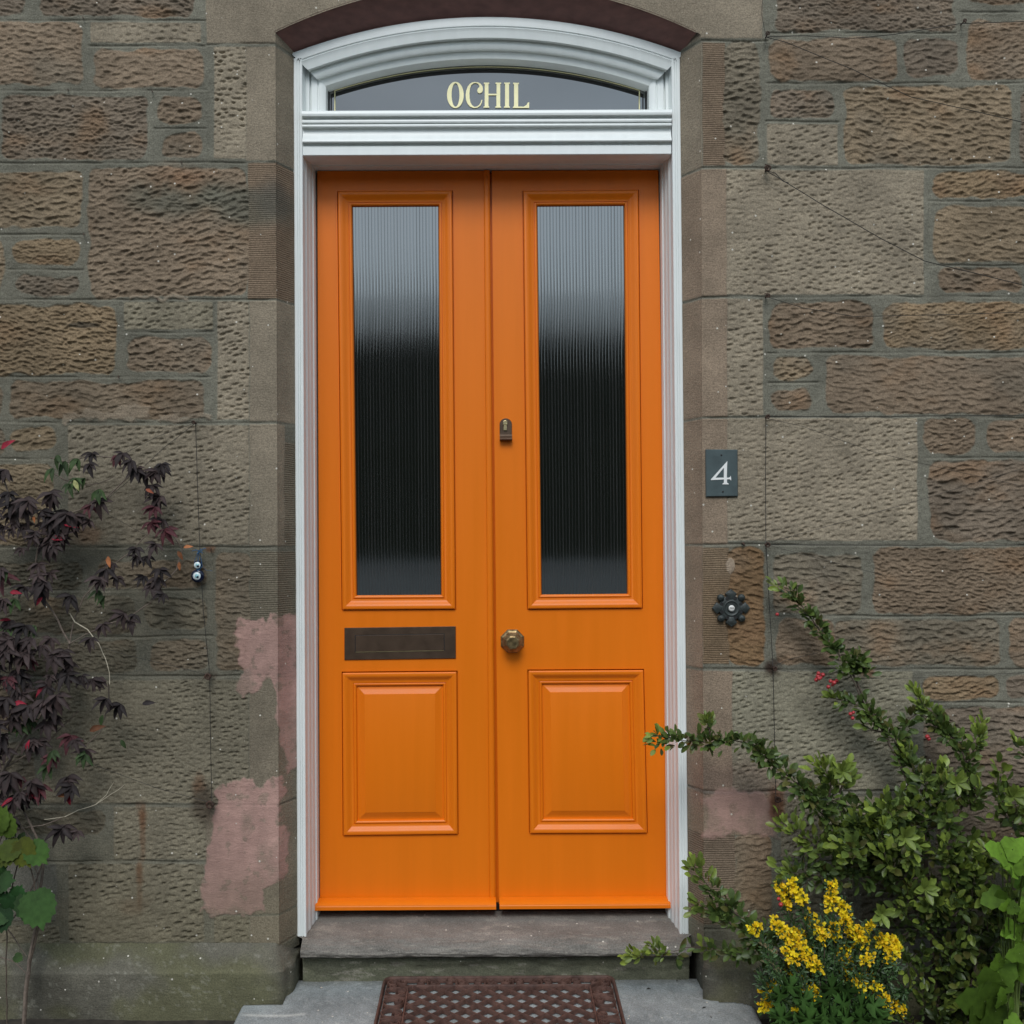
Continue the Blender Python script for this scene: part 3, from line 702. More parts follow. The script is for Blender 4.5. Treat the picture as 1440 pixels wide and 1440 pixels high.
# transom
tp = [(155, .215, 0), (155, .104, 1), (156, .1005, 1), (159, .099, 1), (162, .100, 1), (163.5, .104, 1), (164, .110, 1), (166, .113, 1), (167.5, .113, 1), (168, .1075, 1), (170, .1065, 1), (172, .1075, 1), (172.6, .112, 1), (174, .113, 1), (174.6, .1085, 1), (176, .1075, 1), (177.6, .1085, 1), (178.2, .116, 1), (180.5, .1195, 1), (182, .121, 1), (186, .1205, 1), (190, .118, 1), (193.5, .1135, 1), (195.5, .1100, 1), (198, .1090, 1), (199.5, .1105, 1), (200, .118, 1), (203, .1225, 1), (204.5, .1235, 1), (205, .1195, 1), (206, .1185, 1), (217, .1180, 1), (218, .1195, 1)]
rows = []
xl, xr = P(426, 190, .12)[0], P(943.5, 190, .12)[0]
for (yy, Y, f) in tp:
    z = P(685, yy, Y if f else .104)[2]
    rows.append([(xl, Y, z + .0008), (xr, Y, z - .0006)])
z0 = rows[-1][0][2]
for (Y, dz) in ((.121, -.0006), (.165, -.0006), (.1655, .004), (.205, .004), (.2055, .0015), (.262, .0015)):
    rows.append([(xl, Y, z0 + dz), (xr, Y, z0 + dz - .0014)])
tr = strip(np.array(rows), 'transom', M['white'], frame, 20)
# unseen black backing added so no light leaks behind the frame
b = MB(); b.box(-.70, .70, .262, .30, -.05, 2.85); bk = b.build('light_leak_backing', M['black'], house)

# ------------------------------------------------------------------ fanlight
gy = .200
def arcpx(crown, endx0, endx1, Rr, n=90, cx=685.5):
    x = np.linspace(endx0, endx1, n); return x, crown + Rr - np.sqrt(Rr ** 2 - (x - cx) ** 2)
x, yy = arcpx(72, 440, 930, 700)
top = P(x, yy, gy); bot = P(x, yy * 0 + 160, gy)
A = np.array([bot, top]); fan = mesh('fanlight', A.reshape(-1, 3), grid_faces(2, 90), M['glass'], house)
fan['label'] = 'arched fanlight pane with pale gold house name'
def band(crown0, crown1, xa, xb, Rr, ybase, ins, Y, name, mat, thick=.0012, d=0):
    "a ribbon following the pane's arch and its two upright ends"
    def outline(cr, e):
        x, y_ = arcpx(cr, xa + e, xb - e, Rr); pts = [(xa + e, ybase)] + list(zip(x, y_)) + [(xb - e, ybase)]
        return np.array(pts)
    o = outline(crown0, 0); i_ = outline(crown1, ins)
    po, pi = P(o[:, 0], o[:, 1], Y), P(i_[:, 0], i_[:, 1], Y)
    bo, bi = po.copy(), pi.copy(); bo[:, 1] += thick; bi[:, 1] += thick
    A = np.array([bo, po, pi, bi])
    return mesh(name, A.reshape(-1, 3), grid_faces(4, A.shape[1])[:, ::-1], mat, fan)
band(83, 87.5, 459.5, 911, 691, 157, 3.2, gy - .006, 'glazing_gasket', M['black'], .006)
band(97, 102, 465, 905, 700, 157, 1.6, gy - .0015, 'spacer_shadow', M['black'], .0012)  # black ribbon drawn for the spacer bar's shadow seen in the pane
band(93.2, 94.6, 470, 900, 705, 157, 1.6, gy - .0030, 'gold_border', M['gold'], .0008)
def letters(polys, ox, oy, s, Y, name, mat, parent, ext=.0006):
    cu = bpy.data.curves.new(name, 'CURVE'); cu.dimensions = '2D'; cu.fill_mode = 'BOTH'; cu.extrude = ext
    for pl in polys:
        sp = cu.splines.new('POLY'); sp.points.add(len(pl) - 1); sp.use_cyclic_u = True
        for k, (a, b) in enumerate(pl):
            w = P(ox + a / s, oy + b / s, Y); sp.points[k].co = (w[0], w[2], 0, 1)
    tmp = bpy.data.objects.new('tmp', cu); me = bpy.data.meshes.new_from_object(tmp)
    bpy.data.objects.remove(tmp)
    for v in me.vertices: x_, z_, e_ = v.co; v.co = (x_, Y - e_, z_)
    me.name = name; me.materials.clear(); me.materials.append(mat)
    o = bpy.data.objects.new(name, me); col.objects.link(o); o.parent = parent
    return o
def ell(cx, cy, rx, ry, n=40): return [(cx + rx * math.cos(2 * math.pi * k / n), cy + ry * math.sin(2 * math.pi * k / n)) for k in range(n)]
Cp = [(608, 205), (600, 165), (575, 132), (540, 113), (495, 106), (455, 112), (420, 132), (388, 175), (366, 235), (358, 300), (365, 370), (388, 425), (425, 465), (478, 483), (530, 477), (570, 447), (593, 405), (600, 365), (586, 367), (576, 402), (553, 440), (520, 462), (487, 467), (452, 445), (427, 400), (416, 340), (413, 270), (421, 200), (440, 152), (472, 125), (510, 121), (540, 135), (556, 160), (556, 183), (535, 200), (525, 230), (535, 260), (562, 271), (592, 258), (606, 232)]
Hp = [(620, 115), (700, 115), (700, 130), (688, 140), (688, 277), (806, 277), (806, 140), (790, 130), (790, 115), (872, 115), (872, 130), (858, 140), (858, 455), (872, 465), (872, 478), (787, 478), (787, 465), (803, 455), (803, 299), (688, 299), (688, 455), (700, 465), (700, 478), (617, 478), (617, 465), (634, 455), (634, 140), (620, 130)]
Ip = [(915, 115), (998, 115), (998, 130), (986, 140), (986, 455), (998, 465), (998, 478), (912, 478), (912, 465), (928, 455), (928, 140), (915, 130)]
Lp = [(1045, 118), (1130, 118), (1130, 132), (1118, 142), (1118, 461), (1200, 464), (1238, 440), (1256, 405), (1278, 400), (1276, 482), (1042, 482), (1042, 468), (1058, 455), (1058, 142), (1045, 132)]
letters([ell(210, 294, 121, 190), ell(212, 294, 57, 170), Cp, Hp, Ip, Lp], 620, 105, 10.286, gy - .003, 'lettering', M['gold'], fan)

# ------------------------------------------------------------------ the two orange leaves
DY = .24
def quad(pts, Y=DY): return [P(a, b, Y) for a, b in pts]     # TL, TR, BR, BL
def inset(q, t):
    n = len(q); o = []
    for i in range(4):
        a = q[i]; e1 = (q[(i + 1) % 4] - a); e2 = (q[(i - 1) % 4] - a)
        o.append(a + e1 / np.linalg.norm(e1) * t + e2 / np.linalg.norm(e2) * t)
    return o
def ring_sweep(q, prof, name, mat, parent, cap=False, sharp=25):
    V = []; F = []
    for (t, h) in prof:
        for c in inset(q, t / 1000): V.append((c[0], c[1] - h / 1000, c[2]))
    n = len(prof)
    for i in range(n - 1):
        for k in range(4): F.append((i * 4 + k, (i + 1) * 4 + k, (i + 1) * 4 + (k + 1) % 4, i * 4 + (k + 1) % 4))
    if cap: F.append(tuple(reversed(range((n - 1) * 4, n * 4))))
    return mesh(name, V, [f[::-1] for f in F], mat, parent, True, sharp=sharp)
def prof_curve(pts, sub=3):
    out = []
    for i in range(len(pts) - 1):
        for k in range(sub):
            t = k / sub; out.append((pts[i][0] * (1 - t) + pts[i + 1][0] * t, pts[i][1] * (1 - t) + pts[i + 1][1] * t))
    return out + [pts[-1]]
MOULD = [(0, 0), (.2, -12), (3.4, -12), (3.5, 3.5), (3.0, 6.5), (4.5, 8.0), (6.5, 8.8), (9, 9.0), (12, 8.8), (15, 7.8), (18, 6.0), (21.5, 3.4), (25, 1.2), (29, -.2), (32, -.8), (33.2, -.9), (33.4, -3.2), (34.8, -3.2), (35.0, -.8), (36.5, .2), (38.5, .4), (40.5, -.5), (42, -2.2), (43, -4.5), (43.5, -7), (43.8, -15)]
def leaf(side):
    if side < 0:
        O = [(446.3, 240.5), (688.8, 240), (697.5, 1272), (450, 1273)]
        G = [(474, 269), (637, 268), (641.5, 857.5), (480.5, 858.5)]
        L = [(480.5, 944.5), (643.5, 943), (645, 1173.5), (482, 1175.5)]
        lab = 'left orange door leaf with the dark letter plate and centre bead'
    else:
        O = [(691.5, 240), (925.7, 239.5), (941, 1270), (701.5, 1271)]
        G = [(734.5, 268.5), (898.5, 267), (904, 856), (741, 857.5)]
        L = [(741.5, 941.5), (905.5, 940.5), (911, 1172), (744, 1172.5)]
        lab = 'right orange door leaf with the brass knob and key lock'
    O, G, L = quad(O), quad(G), quad(L)
    # flat face = ring of quads round both openings, thickness at the outer edge
    def lerp(a, b, z): t = (z - a[2]) / (b[2] - a[2]); return a + (b - a) * t
    def rowpts(z): return [lerp(O[3], O[0], z), lerp(L[3] if z < L[0][2] + .02 and z > L[3][2] - .02 else G[3], L[0] if z < L[0][2] + .02 and z > L[3][2] - .02 else G[0], z), None, lerp(O[2], O[1], z)]
    V = [*O, *G, *L]
    F = [(0, 1, 5, 4), (1, 2, 10, 9, 6, 5), (0, 4, 7, 8, 11, 3), (7, 6, 9, 8), (11, 10, 2, 3)]
    nb = len(V)
    for c in O: V.append(c + np.array([0, .02, 0]))
    F += [(0, nb, nb + 1, 1), (1, nb + 1, nb + 2, 2), (2, nb + 2, nb + 3, 3), (3, nb + 3, nb, 0)]
    bm = bmesh.new(); vs = [bm.verts.new(tuple(map(float, v_))) for v_ in V]
    for f in F: bm.faces.new([vs[i] for i in f])
    bm.normal_update()
    ed = [e for e in bm.edges if len(e.link_faces) == 2 and sum(1 for v_ in e.verts if v_.index >= 0) and abs(e.link_faces[0].normal.dot(e.link_faces[1].normal)) < .3]
    bmesh.ops.bevel(bm, geom=ed, offset=.0018, segments=3, affect='EDGES')
    bmesh.ops.recalc_face_normals(bm, faces=bm.faces)
    me = bpy.data.meshes.new('door'); bm.to_mesh(me); bm.free(); me.materials.append(M['orange'])
    d = link(bpy.data.objects.new('door', me), house); d['label'] = lab
    ring_sweep(G, prof_curve(MOULD, 2), 'glazing_bead', M['orange'], d)
    ring_sweep(L, prof_curve(MOULD[:-3] + [(43.0, -6), (43.2, -7.5), (44, -7.5), (66, 1.5), (66.4, 2.2), (67.2, 2.4)], 2), 'raised_panel', M['orange'], d, cap=True)
    # reeded glass
    gi = inset(G, .0432); nr = 27; sub = 8; n = nr * sub + 1
    t = np.linspace(0, 1, n); ph = (t * nr) % 1
    hgt = .00080 * (np.abs(np.sin(math.pi * t * nr)) ** .8)
    zs = np.linspace(0, 1, 30)
    rows = []
    rg = np.random.default_rng(5 + side); jit = np.repeat(rg.normal(0, .00003, nr), sub); jit = np.append(jit, jit[-1])
    for zt in zs:
        a = gi[0] + (gi[3] - gi[0]) * zt; b = gi[1] + (gi[2] - gi[1]) * zt
        r_ = a + (b - a) * t[:, None]; r_[:, 1] = DY + .0105 - hgt + jit * math.sin(zt * 9 + side)
        rows.append(r_)
    A = np.array(rows)
    gv = np.clip(1 - np.minimum(ph, 1 - ph) * 5, 0, 1); gv = gv * np.repeat(rg.uniform(.5, 1.2, nr), sub).tolist().__add__([.8]) if False else gv * np.append(np.repeat(rg.uniform(.4, 1.2, nr), sub), .8)
    gc = np.tile((.004 + .034 * gv)[None, :, None], (len(zs), 1, 3)); gs = np.tile((.5 - .30 * gv)[None], (len(zs), 1))  # light and dark reed lines put into base colour and specular
    mesh('glass_pane', A.reshape(-1, 3), grid_faces(*A.shape[:2])[:, ::-1], M['reeded'], d, True, gc.reshape(-1, 3), gs.reshape(-1), sharp=40)
    # weatherboard
    wq = [(440, 1269), (697.5, 1268), (697.8, 1279.5), (440.5, 1281)] if side < 0 else [(702.5, 1268), (949, 1266.5), (950.5, 1277.5), (702.5, 1279)]
    ya = .199
    wp = [P(a, b, ya) for a, b in wq]
    rows = []
    for (f, dy) in ((0, .040), (.02, .030), (.12, .015), (.28, .005), (.42, .001), (.5, .0008), (.56, 0), (.95, 0), (1, .001), (1.0, .040)):
        a = wp[0] + (wp[3] - wp[0]) * f; b = wp[1] + (wp[2] - wp[1]) * f
        a = a.copy(); b = b.copy(); a[1] += dy; b[1] += dy
        a2, b2 = a.copy(), b.copy(); a2[1] = b2[1] = DY - .0005
        rows.append([a2, a, b, b2])
    strip(np.array(rows), 'weather_board', M['orange'], d, 20)
    return d
dl, dr = leaf(-1), leaf(1)
# centre bead on the left leaf
rows = []
for k in range(13):
    a = math.pi * k / 12
    u = -math.cos(a); h = math.sin(a)
    top = P(684.3 + 4.2 * u, 240.5, DY); bot = P(692.6 + 4.2 * u, 1262, DY)
    yy_ = DY - .0015 - .0062 * h
    rows.append([(top[0], yy_, top[2]), (bot[0], yy_, bot[2])])
strip(np.array(rows)[::-1], 'centre_bead', M['orange'], dl, 60)
# rebate seen in the gap between the leaves
ga, gb = P(690, 241, DY), P(699.5, 1272, DY)
mesh('meeting_rebate', [(ga[0] - .008, DY + .019, ga[2]), (ga[0] + .008, DY + .019, ga[2]), (gb[0] + .008, DY + .019, gb[2]), (gb[0] - .008, DY + .019, gb[2])], [(0, 3, 2, 1)], M['orange'], dl)
# letter plate
def plate(qpx, Y, th, name, mat, parent, bev=.0012, back=None):
    q = quad(qpx, Y); V = [c + np.array([0, th if back is None else back, 0]) for c in q] + [c + np.array([0, bev, 0]) for c in q]
    ii = inset(q, bev); V += ii
    F = []
    for r_ in range(2):
        for k in range(4): F.append((r_ * 4 + k, r_ * 4 + (k + 1) % 4, (r_ + 1) * 4 + (k + 1) % 4, (r_ + 1) * 4 + k))
    F.append((8, 9, 10, 11))
    return mesh(name, V, F, mat, parent)
lp = plate([(484.3, 883), (640.8, 880.8), (641, 926), (484.3, 928.2)], DY - .004, .004, 'letter_plate', M['bronze'], dl)
fq = [(500, 894), (624, 892), (624.5, 914.3), (500, 916.6)]
plate(fq, DY - .0055, .0015, 'letter_flap', M['bronze'], lp, .0008)
# dark gap round the flap
q0 = quad([(499, 893), (625, 891), (625.5, 915.3), (499, 917.6)], DY - .0042); q1 = quad(fq, DY - .0042)
mesh('flap_gap', q0 + q1, [(k, (k + 1) % 4, 4 + (k + 1) % 4, 4 + k) for k in range(4)], M['black'], lp)
hl = quad([(500, 916.4), (624.5, 914.2), (624.5, 915.4), (500, 917.5)], DY - .0048)  # thin bright strip painted in for light caught by the plate's lower lip
mesh('lip_highlight', [*hl, *[c + np.array([0, .001, 0]) for c in hl]], [(0, 1, 2, 3), (0, 4, 5, 1), (3, 2, 6, 7)], M['brass'], lp)
# knob
kc = P(720.5, 901.5, DY); rk = 17.6 / 1440 * 3.0
b = MB(); o8 = math.pi / 8
b.lathe(kc, [(rk, 0), (rk * 1.0, .004), (rk * .93, .0065), (rk * .86, .007), (rk * .6, .012), (rk * .42, .018), (rk * .42, .024), (rk * .58, .030), (rk * .80, .034), (rk * .84, .038), (rk * .80, .041), (rk * .55, .050), (rk * .52, .0505), (rk * .50, .0525), (rk * .46, .053)], 8, rot=o8)
kn = b.build('door_knob', M['knob'], dr)
# cylinder pull with lock
c0 = P(711.2, 597, DY); w = 8.6 / 1440 * 3; pts2 = []
zb_ = P(711.2, 612, DY)[2]
outl2 = [(c0[0] + w * math.cos(a), c0[2] + w * math.sin(a)) for a in np.linspace(0, math.pi, 17)] + [(c0[0] - w, zb_), (c0[0] + w, zb_)]
V = [(x, DY, z) for x, z in outl2] + [(x, DY - .003, z) for x, z in outl2] + [(c0[0] + (x - c0[0]) * .93, DY - .004, c0[2] + (z - c0[2]) * .95) for x, z in outl2]
n = len(outl2); F = [(k, (k + 1) % n, n + (k + 1) % n, n + k) for k in range(n)] + [(n + k, n + (k + 1) % n, 2 * n + (k + 1) % n, 2 * n + k) for k in range(n)] + [tuple(range(2 * n, 3 * n))]
lock = mesh('lock_plate', V, [f[::-1] for f in F], M['bronze'], dr)
rows = []
zz0 = zb_
for (dz, h) in ((.001, .004), (-.001, .0045), (-.003, .0045), (-.006, .008), (-.010, .016), (-.012, .021), (-.0135, .022), (-.015, .021), (-.0165, .017), (-.0165, .003), (-.017, 0)):
    rows.append([(c0[0] - w, DY - h, zz0 + dz), (c0[0] + w, DY - h, zz0 + dz)])
strip(np.array(rows), 'finger_pull', M['bronze'], lock, 30)
b = MB(); kk = P(710.4, 594.8, DY)
b.lathe((kk[0], DY - .004, kk[2]), [(.0066, 0), (.0066, .0035), (.0055, .004), (.0045, .0035), (.0040, .003)], 20)
b.box(kk[0] - .0046, kk[0] + .0046, DY - .0085, DY - .004, kk[2] - .022, kk[2] - .0065)
b.box(kk[0] - .0068, kk[0] + .0068, DY - .0095, DY - .0035, kk[2] - .0052, kk[2] - .0030)
b.build('key_cylinder', M['brass'], lock)

# ------------------------------------------------------------------ house number
NY = W0 - .009
num = root('house_number_sign', 'small dark slate plaque with a white number 4 on the right of the door', 'sign', tuple(P(1015, 665, NY)))
def under(o, parent):      # children built in world coordinates under an Empty
    o.parent = parent; o.matrix_parent_inverse = Matrix.Translation(-parent.location); return o
pl_ = plate([(992.5, 631.8), (1037.5, 632.2), (1038, 698), (993, 698.6)], NY, .0085, 'slate_plate', M['slate'], num, .0022)
four = [(605, 455), (599, 540), (593, 828), (640, 826), (668, 812), (682, 785), (690, 850), (690, 897), (668, 868), (640, 862), (595, 868), (597, 938), (635, 964), (635, 978), (496, 978), (496, 964), (527, 940), (527, 868), (240, 882), (235, 866)]
hole = [(527, 602), (338, 829), (527, 826)]
letters([four, hole], 985, 620, 16, NY - .0008, 'numeral', M['numwhite'], num).matrix_parent_inverse = Matrix.Translation(-num.location)
for (a, b_) in ((1014.5, 640), (1016.5, 691.5)):
    b = MB(); s_ = P(a, b_, NY); b.lathe(s_, [(.0026, -.001), (.0026, .0008), (.0015, .0014)], 12); b.build('screw', M['black'], num)

# ------------------------------------------------------------------ doorbell
bc = P(1028, 855, W0 - .006)
bell = root('doorbell', 'black cast iron rosette doorbell with a white round button right of the door', 'doorbell', tuple(bc))
k_ = 2.804 / 1440
b = MB(); c = bc
b.lathe(c, [(17.2 * k_, -.004), (17.2 * k_, .002), (16.2 * k_, .0035), (11.5 * k_, .0040), (11, .0040)][:4] + [(11.2 * k_, .004)], 40)
for q_ in range(4):
    a = q_ * math.pi / 2
    ca, sa = math.cos(a), math.sin(a)
    def T_(r, t, h): return (c[0] + k_ * (r * ca - t * sa), c[1] - h, c[2] + k_ * (r * sa + t * ca))
    ol = [(12, -4), (17, -5.5), (20, -8), (22.5, -5.5), (26.5, 0), (22.5, 5.5), (20, 8), (17, 5.5), (12, 4)]
    V = [T_(r, t, -.004) for r, t in ol] + [T_(r, t, .0035) for r, t in ol] + [T_(20 + (r - 20) * .82, t * .8, .005) for r, t in ol]
    n = len(ol); F = [(i, n + i, n + (i + 1) % n, (i + 1) % n) for i in range(n)] + [(n + i, 2 * n + i, 2 * n + (i + 1) % n, n + (i + 1) % n) for i in range(n)] + [tuple(reversed(range(2 * n, 3 * n)))]
    b.add(V, F)
    a2 = a + math.pi / 4      # scrolled knobs on the diagonals
    cc_ = (c[0] + k_ * 20.5 * math.cos(a2), c[1], c[2] + k_ * 20.5 * math.sin(a2))
    b.lathe(cc_, [(4.8 * k_, -.004), (5.2 * k_, .003), (4.6 * k_, .007), (3.0 * k_, .0095), (1.2 * k_, .0105)], 16)
    b.lathe((cc_[0] + .0006, cc_[1], cc_[2] + .0015), [(2.6 * k_, .008), (2.2 * k_, .0115), (1.2 * k_, .0125)], 12)
bp_ = b.build('rosette_plate', M['iron'], bell, True, 35)
b = MB()
for q_ in range(8):           # pierced holes
    a = math.pi / 8 + q_ * math.pi / 4
    cc_ = (c[0] + k_ * 14.6 * math.cos(a), c[1] - .0042, c[2] + k_ * 14.6 * math.sin(a))
    b.lathe(cc_, [(2.6 * k_, 0), (2.4 * k_, .0006)], 14)
b.build('pierced_hole', M['black'], bp_)
b = MB(); b.lathe(c, [(11.0 * k_, .003), (11.0 * k_, .0065), (10.2 * k_, .0072), (9.2 * k_, .0065), (8.2 * k_, .0045), (6.2 * k_, .0042), (5.8 * k_, .0065), (5.2 * k_, .0075), (4.6 * k_, .007)], 36)
b.build('bezel', M['iron'], bell, True, 40)
b = MB(); b.lathe(c, [(4.2 * k_, .004), (4.2 * k_, .0082), (3.6 * k_, .0092), (2.0 * k_, .0097), (.8 * k_, .0098)], 24); bt = b.build('push_button', M['button'], bell, True, 50)
fc = bpy.data.curves.new('press', 'FONT'); fc.body = 'PRESS'; fc.size = .0055; fc.align_x = 'CENTER'; fc.align_y = 'CENTER'; fc.extrude = .0002
tmp = bpy.data.objects.new('tmp', fc); me = bpy.data.meshes.new_from_object(tmp); bpy.data.objects.remove(tmp)
for v_ in me.vertices: v_.co = (c[0] + v_.co.x * .78, c[1] - .0099 - v_.co.z, c[2] + v_.co.y)
me.materials.clear(); me.materials.append(M['black']); o = bpy.data.objects.new('button_lettering', me); col.objects.link(o); o.parent = bt

# ------------------------------------------------------------------ evil-eye charm
ey = W0 - .022
def bead(mb_list, px_, py_, r_px, e):
    pass
ch = root('eye_charm', 'blue glass eye bead charm with two eyes hanging on the garden wire', 'charm', tuple(P(279, 800, ey)))
blue = simple('cobalt_glass', (.004, .008, .03), rough=.12, var=.1); white_g = simple('opal_glass', (.72, .8, .8), rough=.15, var=.04)
aqua = simple('aqua_glass', (.28, .55, .60), rough=.15, var=.05); cordm = simple('blue_cord', (.02, .10, .22), rough=.8, var=.3, scale=300)
for (a, b_, r_, wr, off) in ((278, 810, 9.3, 5.7, 0), (278.5, 794.5, 6.2, 4.8, .6)):
    c = P(a, b_, ey); k_ = 2.788 / 1440
    b = MB(); b.lathe(c, [(r_ * .6 * k_, -.006), (r_ * .95 * k_, -.003), (r_ * k_, 0), (r_ * .93 * k_, .003), (r_ * .7 * k_, .005), (r_ * .3 * k_, .006), (.0004, .0062)], 28); o1 = b.build('glass_bead', blue, ch, True)
    c2 = (c[0] - .4 * k_, c[1], c[2] + (0 if off == 0 else -.3) * k_)
    b = MB(); b.lathe(c2, [(wr * k_, .0038), (wr * .95 * k_, .0058), (wr * .5 * k_, .0068), (.0004, .007)], 24); b.build('eye_white', white_g, o1, True)
    b = MB(); b.lathe((c2[0] + .3 * k_, c2[1], c2[2]), [(wr * .55 * k_, .0058), (wr * .5 * k_, .0070), (.0004, .0076)], 20); b.build('eye_iris', aqua, o1, True)
    b = MB(); b.lathe((c2[0] + 1.2 * k_, c2[1], c2[2] - 1.2 * k_), [(1.7 * k_, .0066), (1.4 * k_, .0079), (.0003, .0081)], 14); b.build('eye_pupil', blue, o1, True)
b = MB()
k2 = lambda a, b_: tuple(P(a, b_, ey - .004))
b.tube([k2(279, 776), k2(278.5, 786), k2(278.6, 799), k2(278, 804)], .0011)
b.tube([k2(279, 776), k2(283, 787), k2(284.5, 796), k2(280, 801)], .0008); b.tube([k2(279, 776), k2(274.5, 787), k2(273, 796), k2(277, 801)], .0008)
b.tube([k2(284.5, 796), k2(290, 802), k2(299, 803)], .0004); b.tube([k2(270, 775), k2(276, 773), k2(281, 777), k2(287, 771), k2(290, 772)], .0009)
b.tube([k2(277, 779), k2(283, 772), k2(285, 778), k2(278, 774)], .0014)
b.build('cord', cordm, ch, True)

# ------------------------------------------------------------------ garden wires and their anchors
WY = W0 - .024
def wire(pts, label, Y=WY, r=.0009):
    r = r * 1.15
    b = MB(); P3 = []
    pts = [np.array(p_, float) for p_ in pts]
    for i in range(len(pts) - 1):
        for t in np.linspace(0, 1, 6, endpoint=False):
            p_ = pts[i] * (1 - t) + pts[i + 1] * t
            P3.append(P(p_[0], p_[1] + .5 * noise2(np.array(p_[0]), np.array(p_[1]), 18, 2), Y))
    P3.append(P(*pts[-1], Y)); b.tube(P3, r, 5)
    o = b.build('garden_wire', M['wire'], None, True); return tag(o, label, 'wire', 'thin dark training wires strung across the wall')
wire([(1077, 52), (1107, 60), (1200, 98), (1280, 136), (1440, 172), (1520, 190)], 'slack wire running down to the right from the top hook right of the door', r=.0009)
wire([(1077, 52), (1130, 50), (1200, 54), (1260, 48), (1352, 33)], 'short sagging wire between the two hooks at the top right')
wire([(1352, 33), (1440, 30), (1520, 27)], 'wire leaving the hook at the far top right toward the edge')
wire([(1074, -30), (1071, 20), (1077, 52)], 'short upright wire above the top hook right of the door', r=.0006)
wire([(1077, 240), (1098, 252), (1160, 290), (1240, 336), (1300, 367), (1440, 401), (1530, 420)], 'dark wire slanting down across the big picked block below the second hook', r=.001)
wire([(1077, 240), (1090, 243), (1101, 255), (1109, 257)], 'short twisted wire end at the second hook from the top', r=.0009)
wire([(1077, 417), (1130, 433), (1200, 445), (1310, 443), (1440, 439), (1530, 437)], 'wire sagging along the course at the third hook from the top', r=.0008)
wire([(1077, 586), (1300, 585), (1530, 583)], 'level wire along the joint just above the slate plaque')
wire([(1077, 588), (1130, 600), (1230, 636), (1310, 655), (1440, 684)], 'faint wire falling right from the hook above the slate plaque', r=.0005)
wire([(1077, 588), (1076.5, 680), (1077, 765)], 'upright wire beside the slate number plaque', r=.0008)
wire([(1077, 765), (1082, 852), (1087, 938)], 'upright wire just right of the doorbell', r=.0008)
wire([(1087, 938), (1089, 1030), (1091, 1120)], 'upright wire above the small pink patch right of the door', r=.0009)
wire([(1077, 766), (1300, 767), (1530, 766)], 'level wire along the joint above the doorbell')
wire([(1077, 764), (1200, 730), (1320, 695), (1450, 655)], 'faint wire rising right from the hook above the doorbell', r=.0005)
wire([(1077, 766), (1200, 798), (1240, 808)], 'faint short wire falling right above the leafy branch', r=.0005)
wire([(1087, 939), (1105, 928), (1150, 918)], 'short curved wire at the rusty hook below the doorbell', r=.0006)
wire([(1087, 940), (1150, 952), (1250, 955), (1440, 946)], 'wire behind the berries at the rusty hook', r=.0005)
wire([(275, 595), (278, 690), (281, 772)], 'upright wire above the blue eye charm', r=.0008)
wire([(281, 772), (286, 860), (295, 950)], 'upright wire below the blue eye charm', r=.0008)
wire([(295, 950), (296, 1040), (298, 1129)], 'upright wire beside the large pink patch', r=.0008)
wire([(275, 595), (230, 630), (190, 668), (140, 712), (100, 735)], 'slanting wire the creeper climbs toward the hook above', r=.0006)
wire([(275, 595), (225, 612), (170, 640)], 'upper faint wire above the creeper', r=.0005)
wire([(295, 950), (250, 938), (180, 922), (130, 905)], 'faint wire between the creeper and the lower left hook', r=.0005)
wire([(298, 1129), (220, 1108), (130, 1075)], 'faint wire falling to the left hook by the large pink patch', r=.0006)
wire([(150, 722), (200, 750), (275, 772)], 'wire behind the creeper tip toward the charm', r=.0005)
def hook(x, y, label, big=1, mat='rust'):
    b = MB(); c = P(x, y, W0 - .004); r = .0032 * big
    b.tube([(c[0], W0 + .004, c[2]), (c[0], W0 - .014, c[2]), (c[0] + .001, W0 - .024, c[2] + .001)], r * .55, 7)
    ring = [(c[0] + r * 1.3 * math.cos(a), W0 - .025 - .001 * math.sin(3 * a), c[2] + r * 1.3 * math.sin(a)) for a in np.linspace(0, 2 * math.pi, 15)]
    b.tube(ring, r * .45, 6)
    rg_ = random.Random(int(x * 7 + y))
    for _ in range(3):      # wrapped wire ends
        a = rg_.random() * 6.28; L_ = rg_.uniform(.004, .009) * big
        b.tube([(c[0], W0 - .022, c[2]), (c[0] + math.cos(a) * L_ * .5, W0 - .026, c[2] + math.sin(a) * L_ * .5), (c[0] + math.cos(a + .8) * L_, W0 - .024, c[2] + math.sin(a + .8) * L_)], .0008 * big, 5)
    tag(b.build('vine_eye', M[mat], None, True), label, 'hook', 'rusty hooks holding the garden wires')
for h_ in ((1077, 52, 'topmost rusty hook right of the door arch', 1.1), (1352, 34, 'rusty hook nearest the top right corner of the wall', 1), (1077, 240, 'rusty knotted hook second from top right of the door', 1.7), (1077, 418, 'rusty hook third from top right of the door', 1.2), (1077, 587, 'rusty hook above right of the slate plaque', 1.1), (1077, 766, 'rusty hook above right of the doorbell', 1.3), (1087, 939, 'rusty hook with a brown stain below the doorbell', 1.2), (1091, 1122, 'rusty hook beside the small pink patch', 1.6), (275, 595, 'rusty hook above the eye charm', 1), (295, 950, 'rusty hook halfway between charm and large pink patch', 1.6), (298, 1129, 'large rusty hook at the top left of the large pink patch', 2.0)):
    hook(*h_)
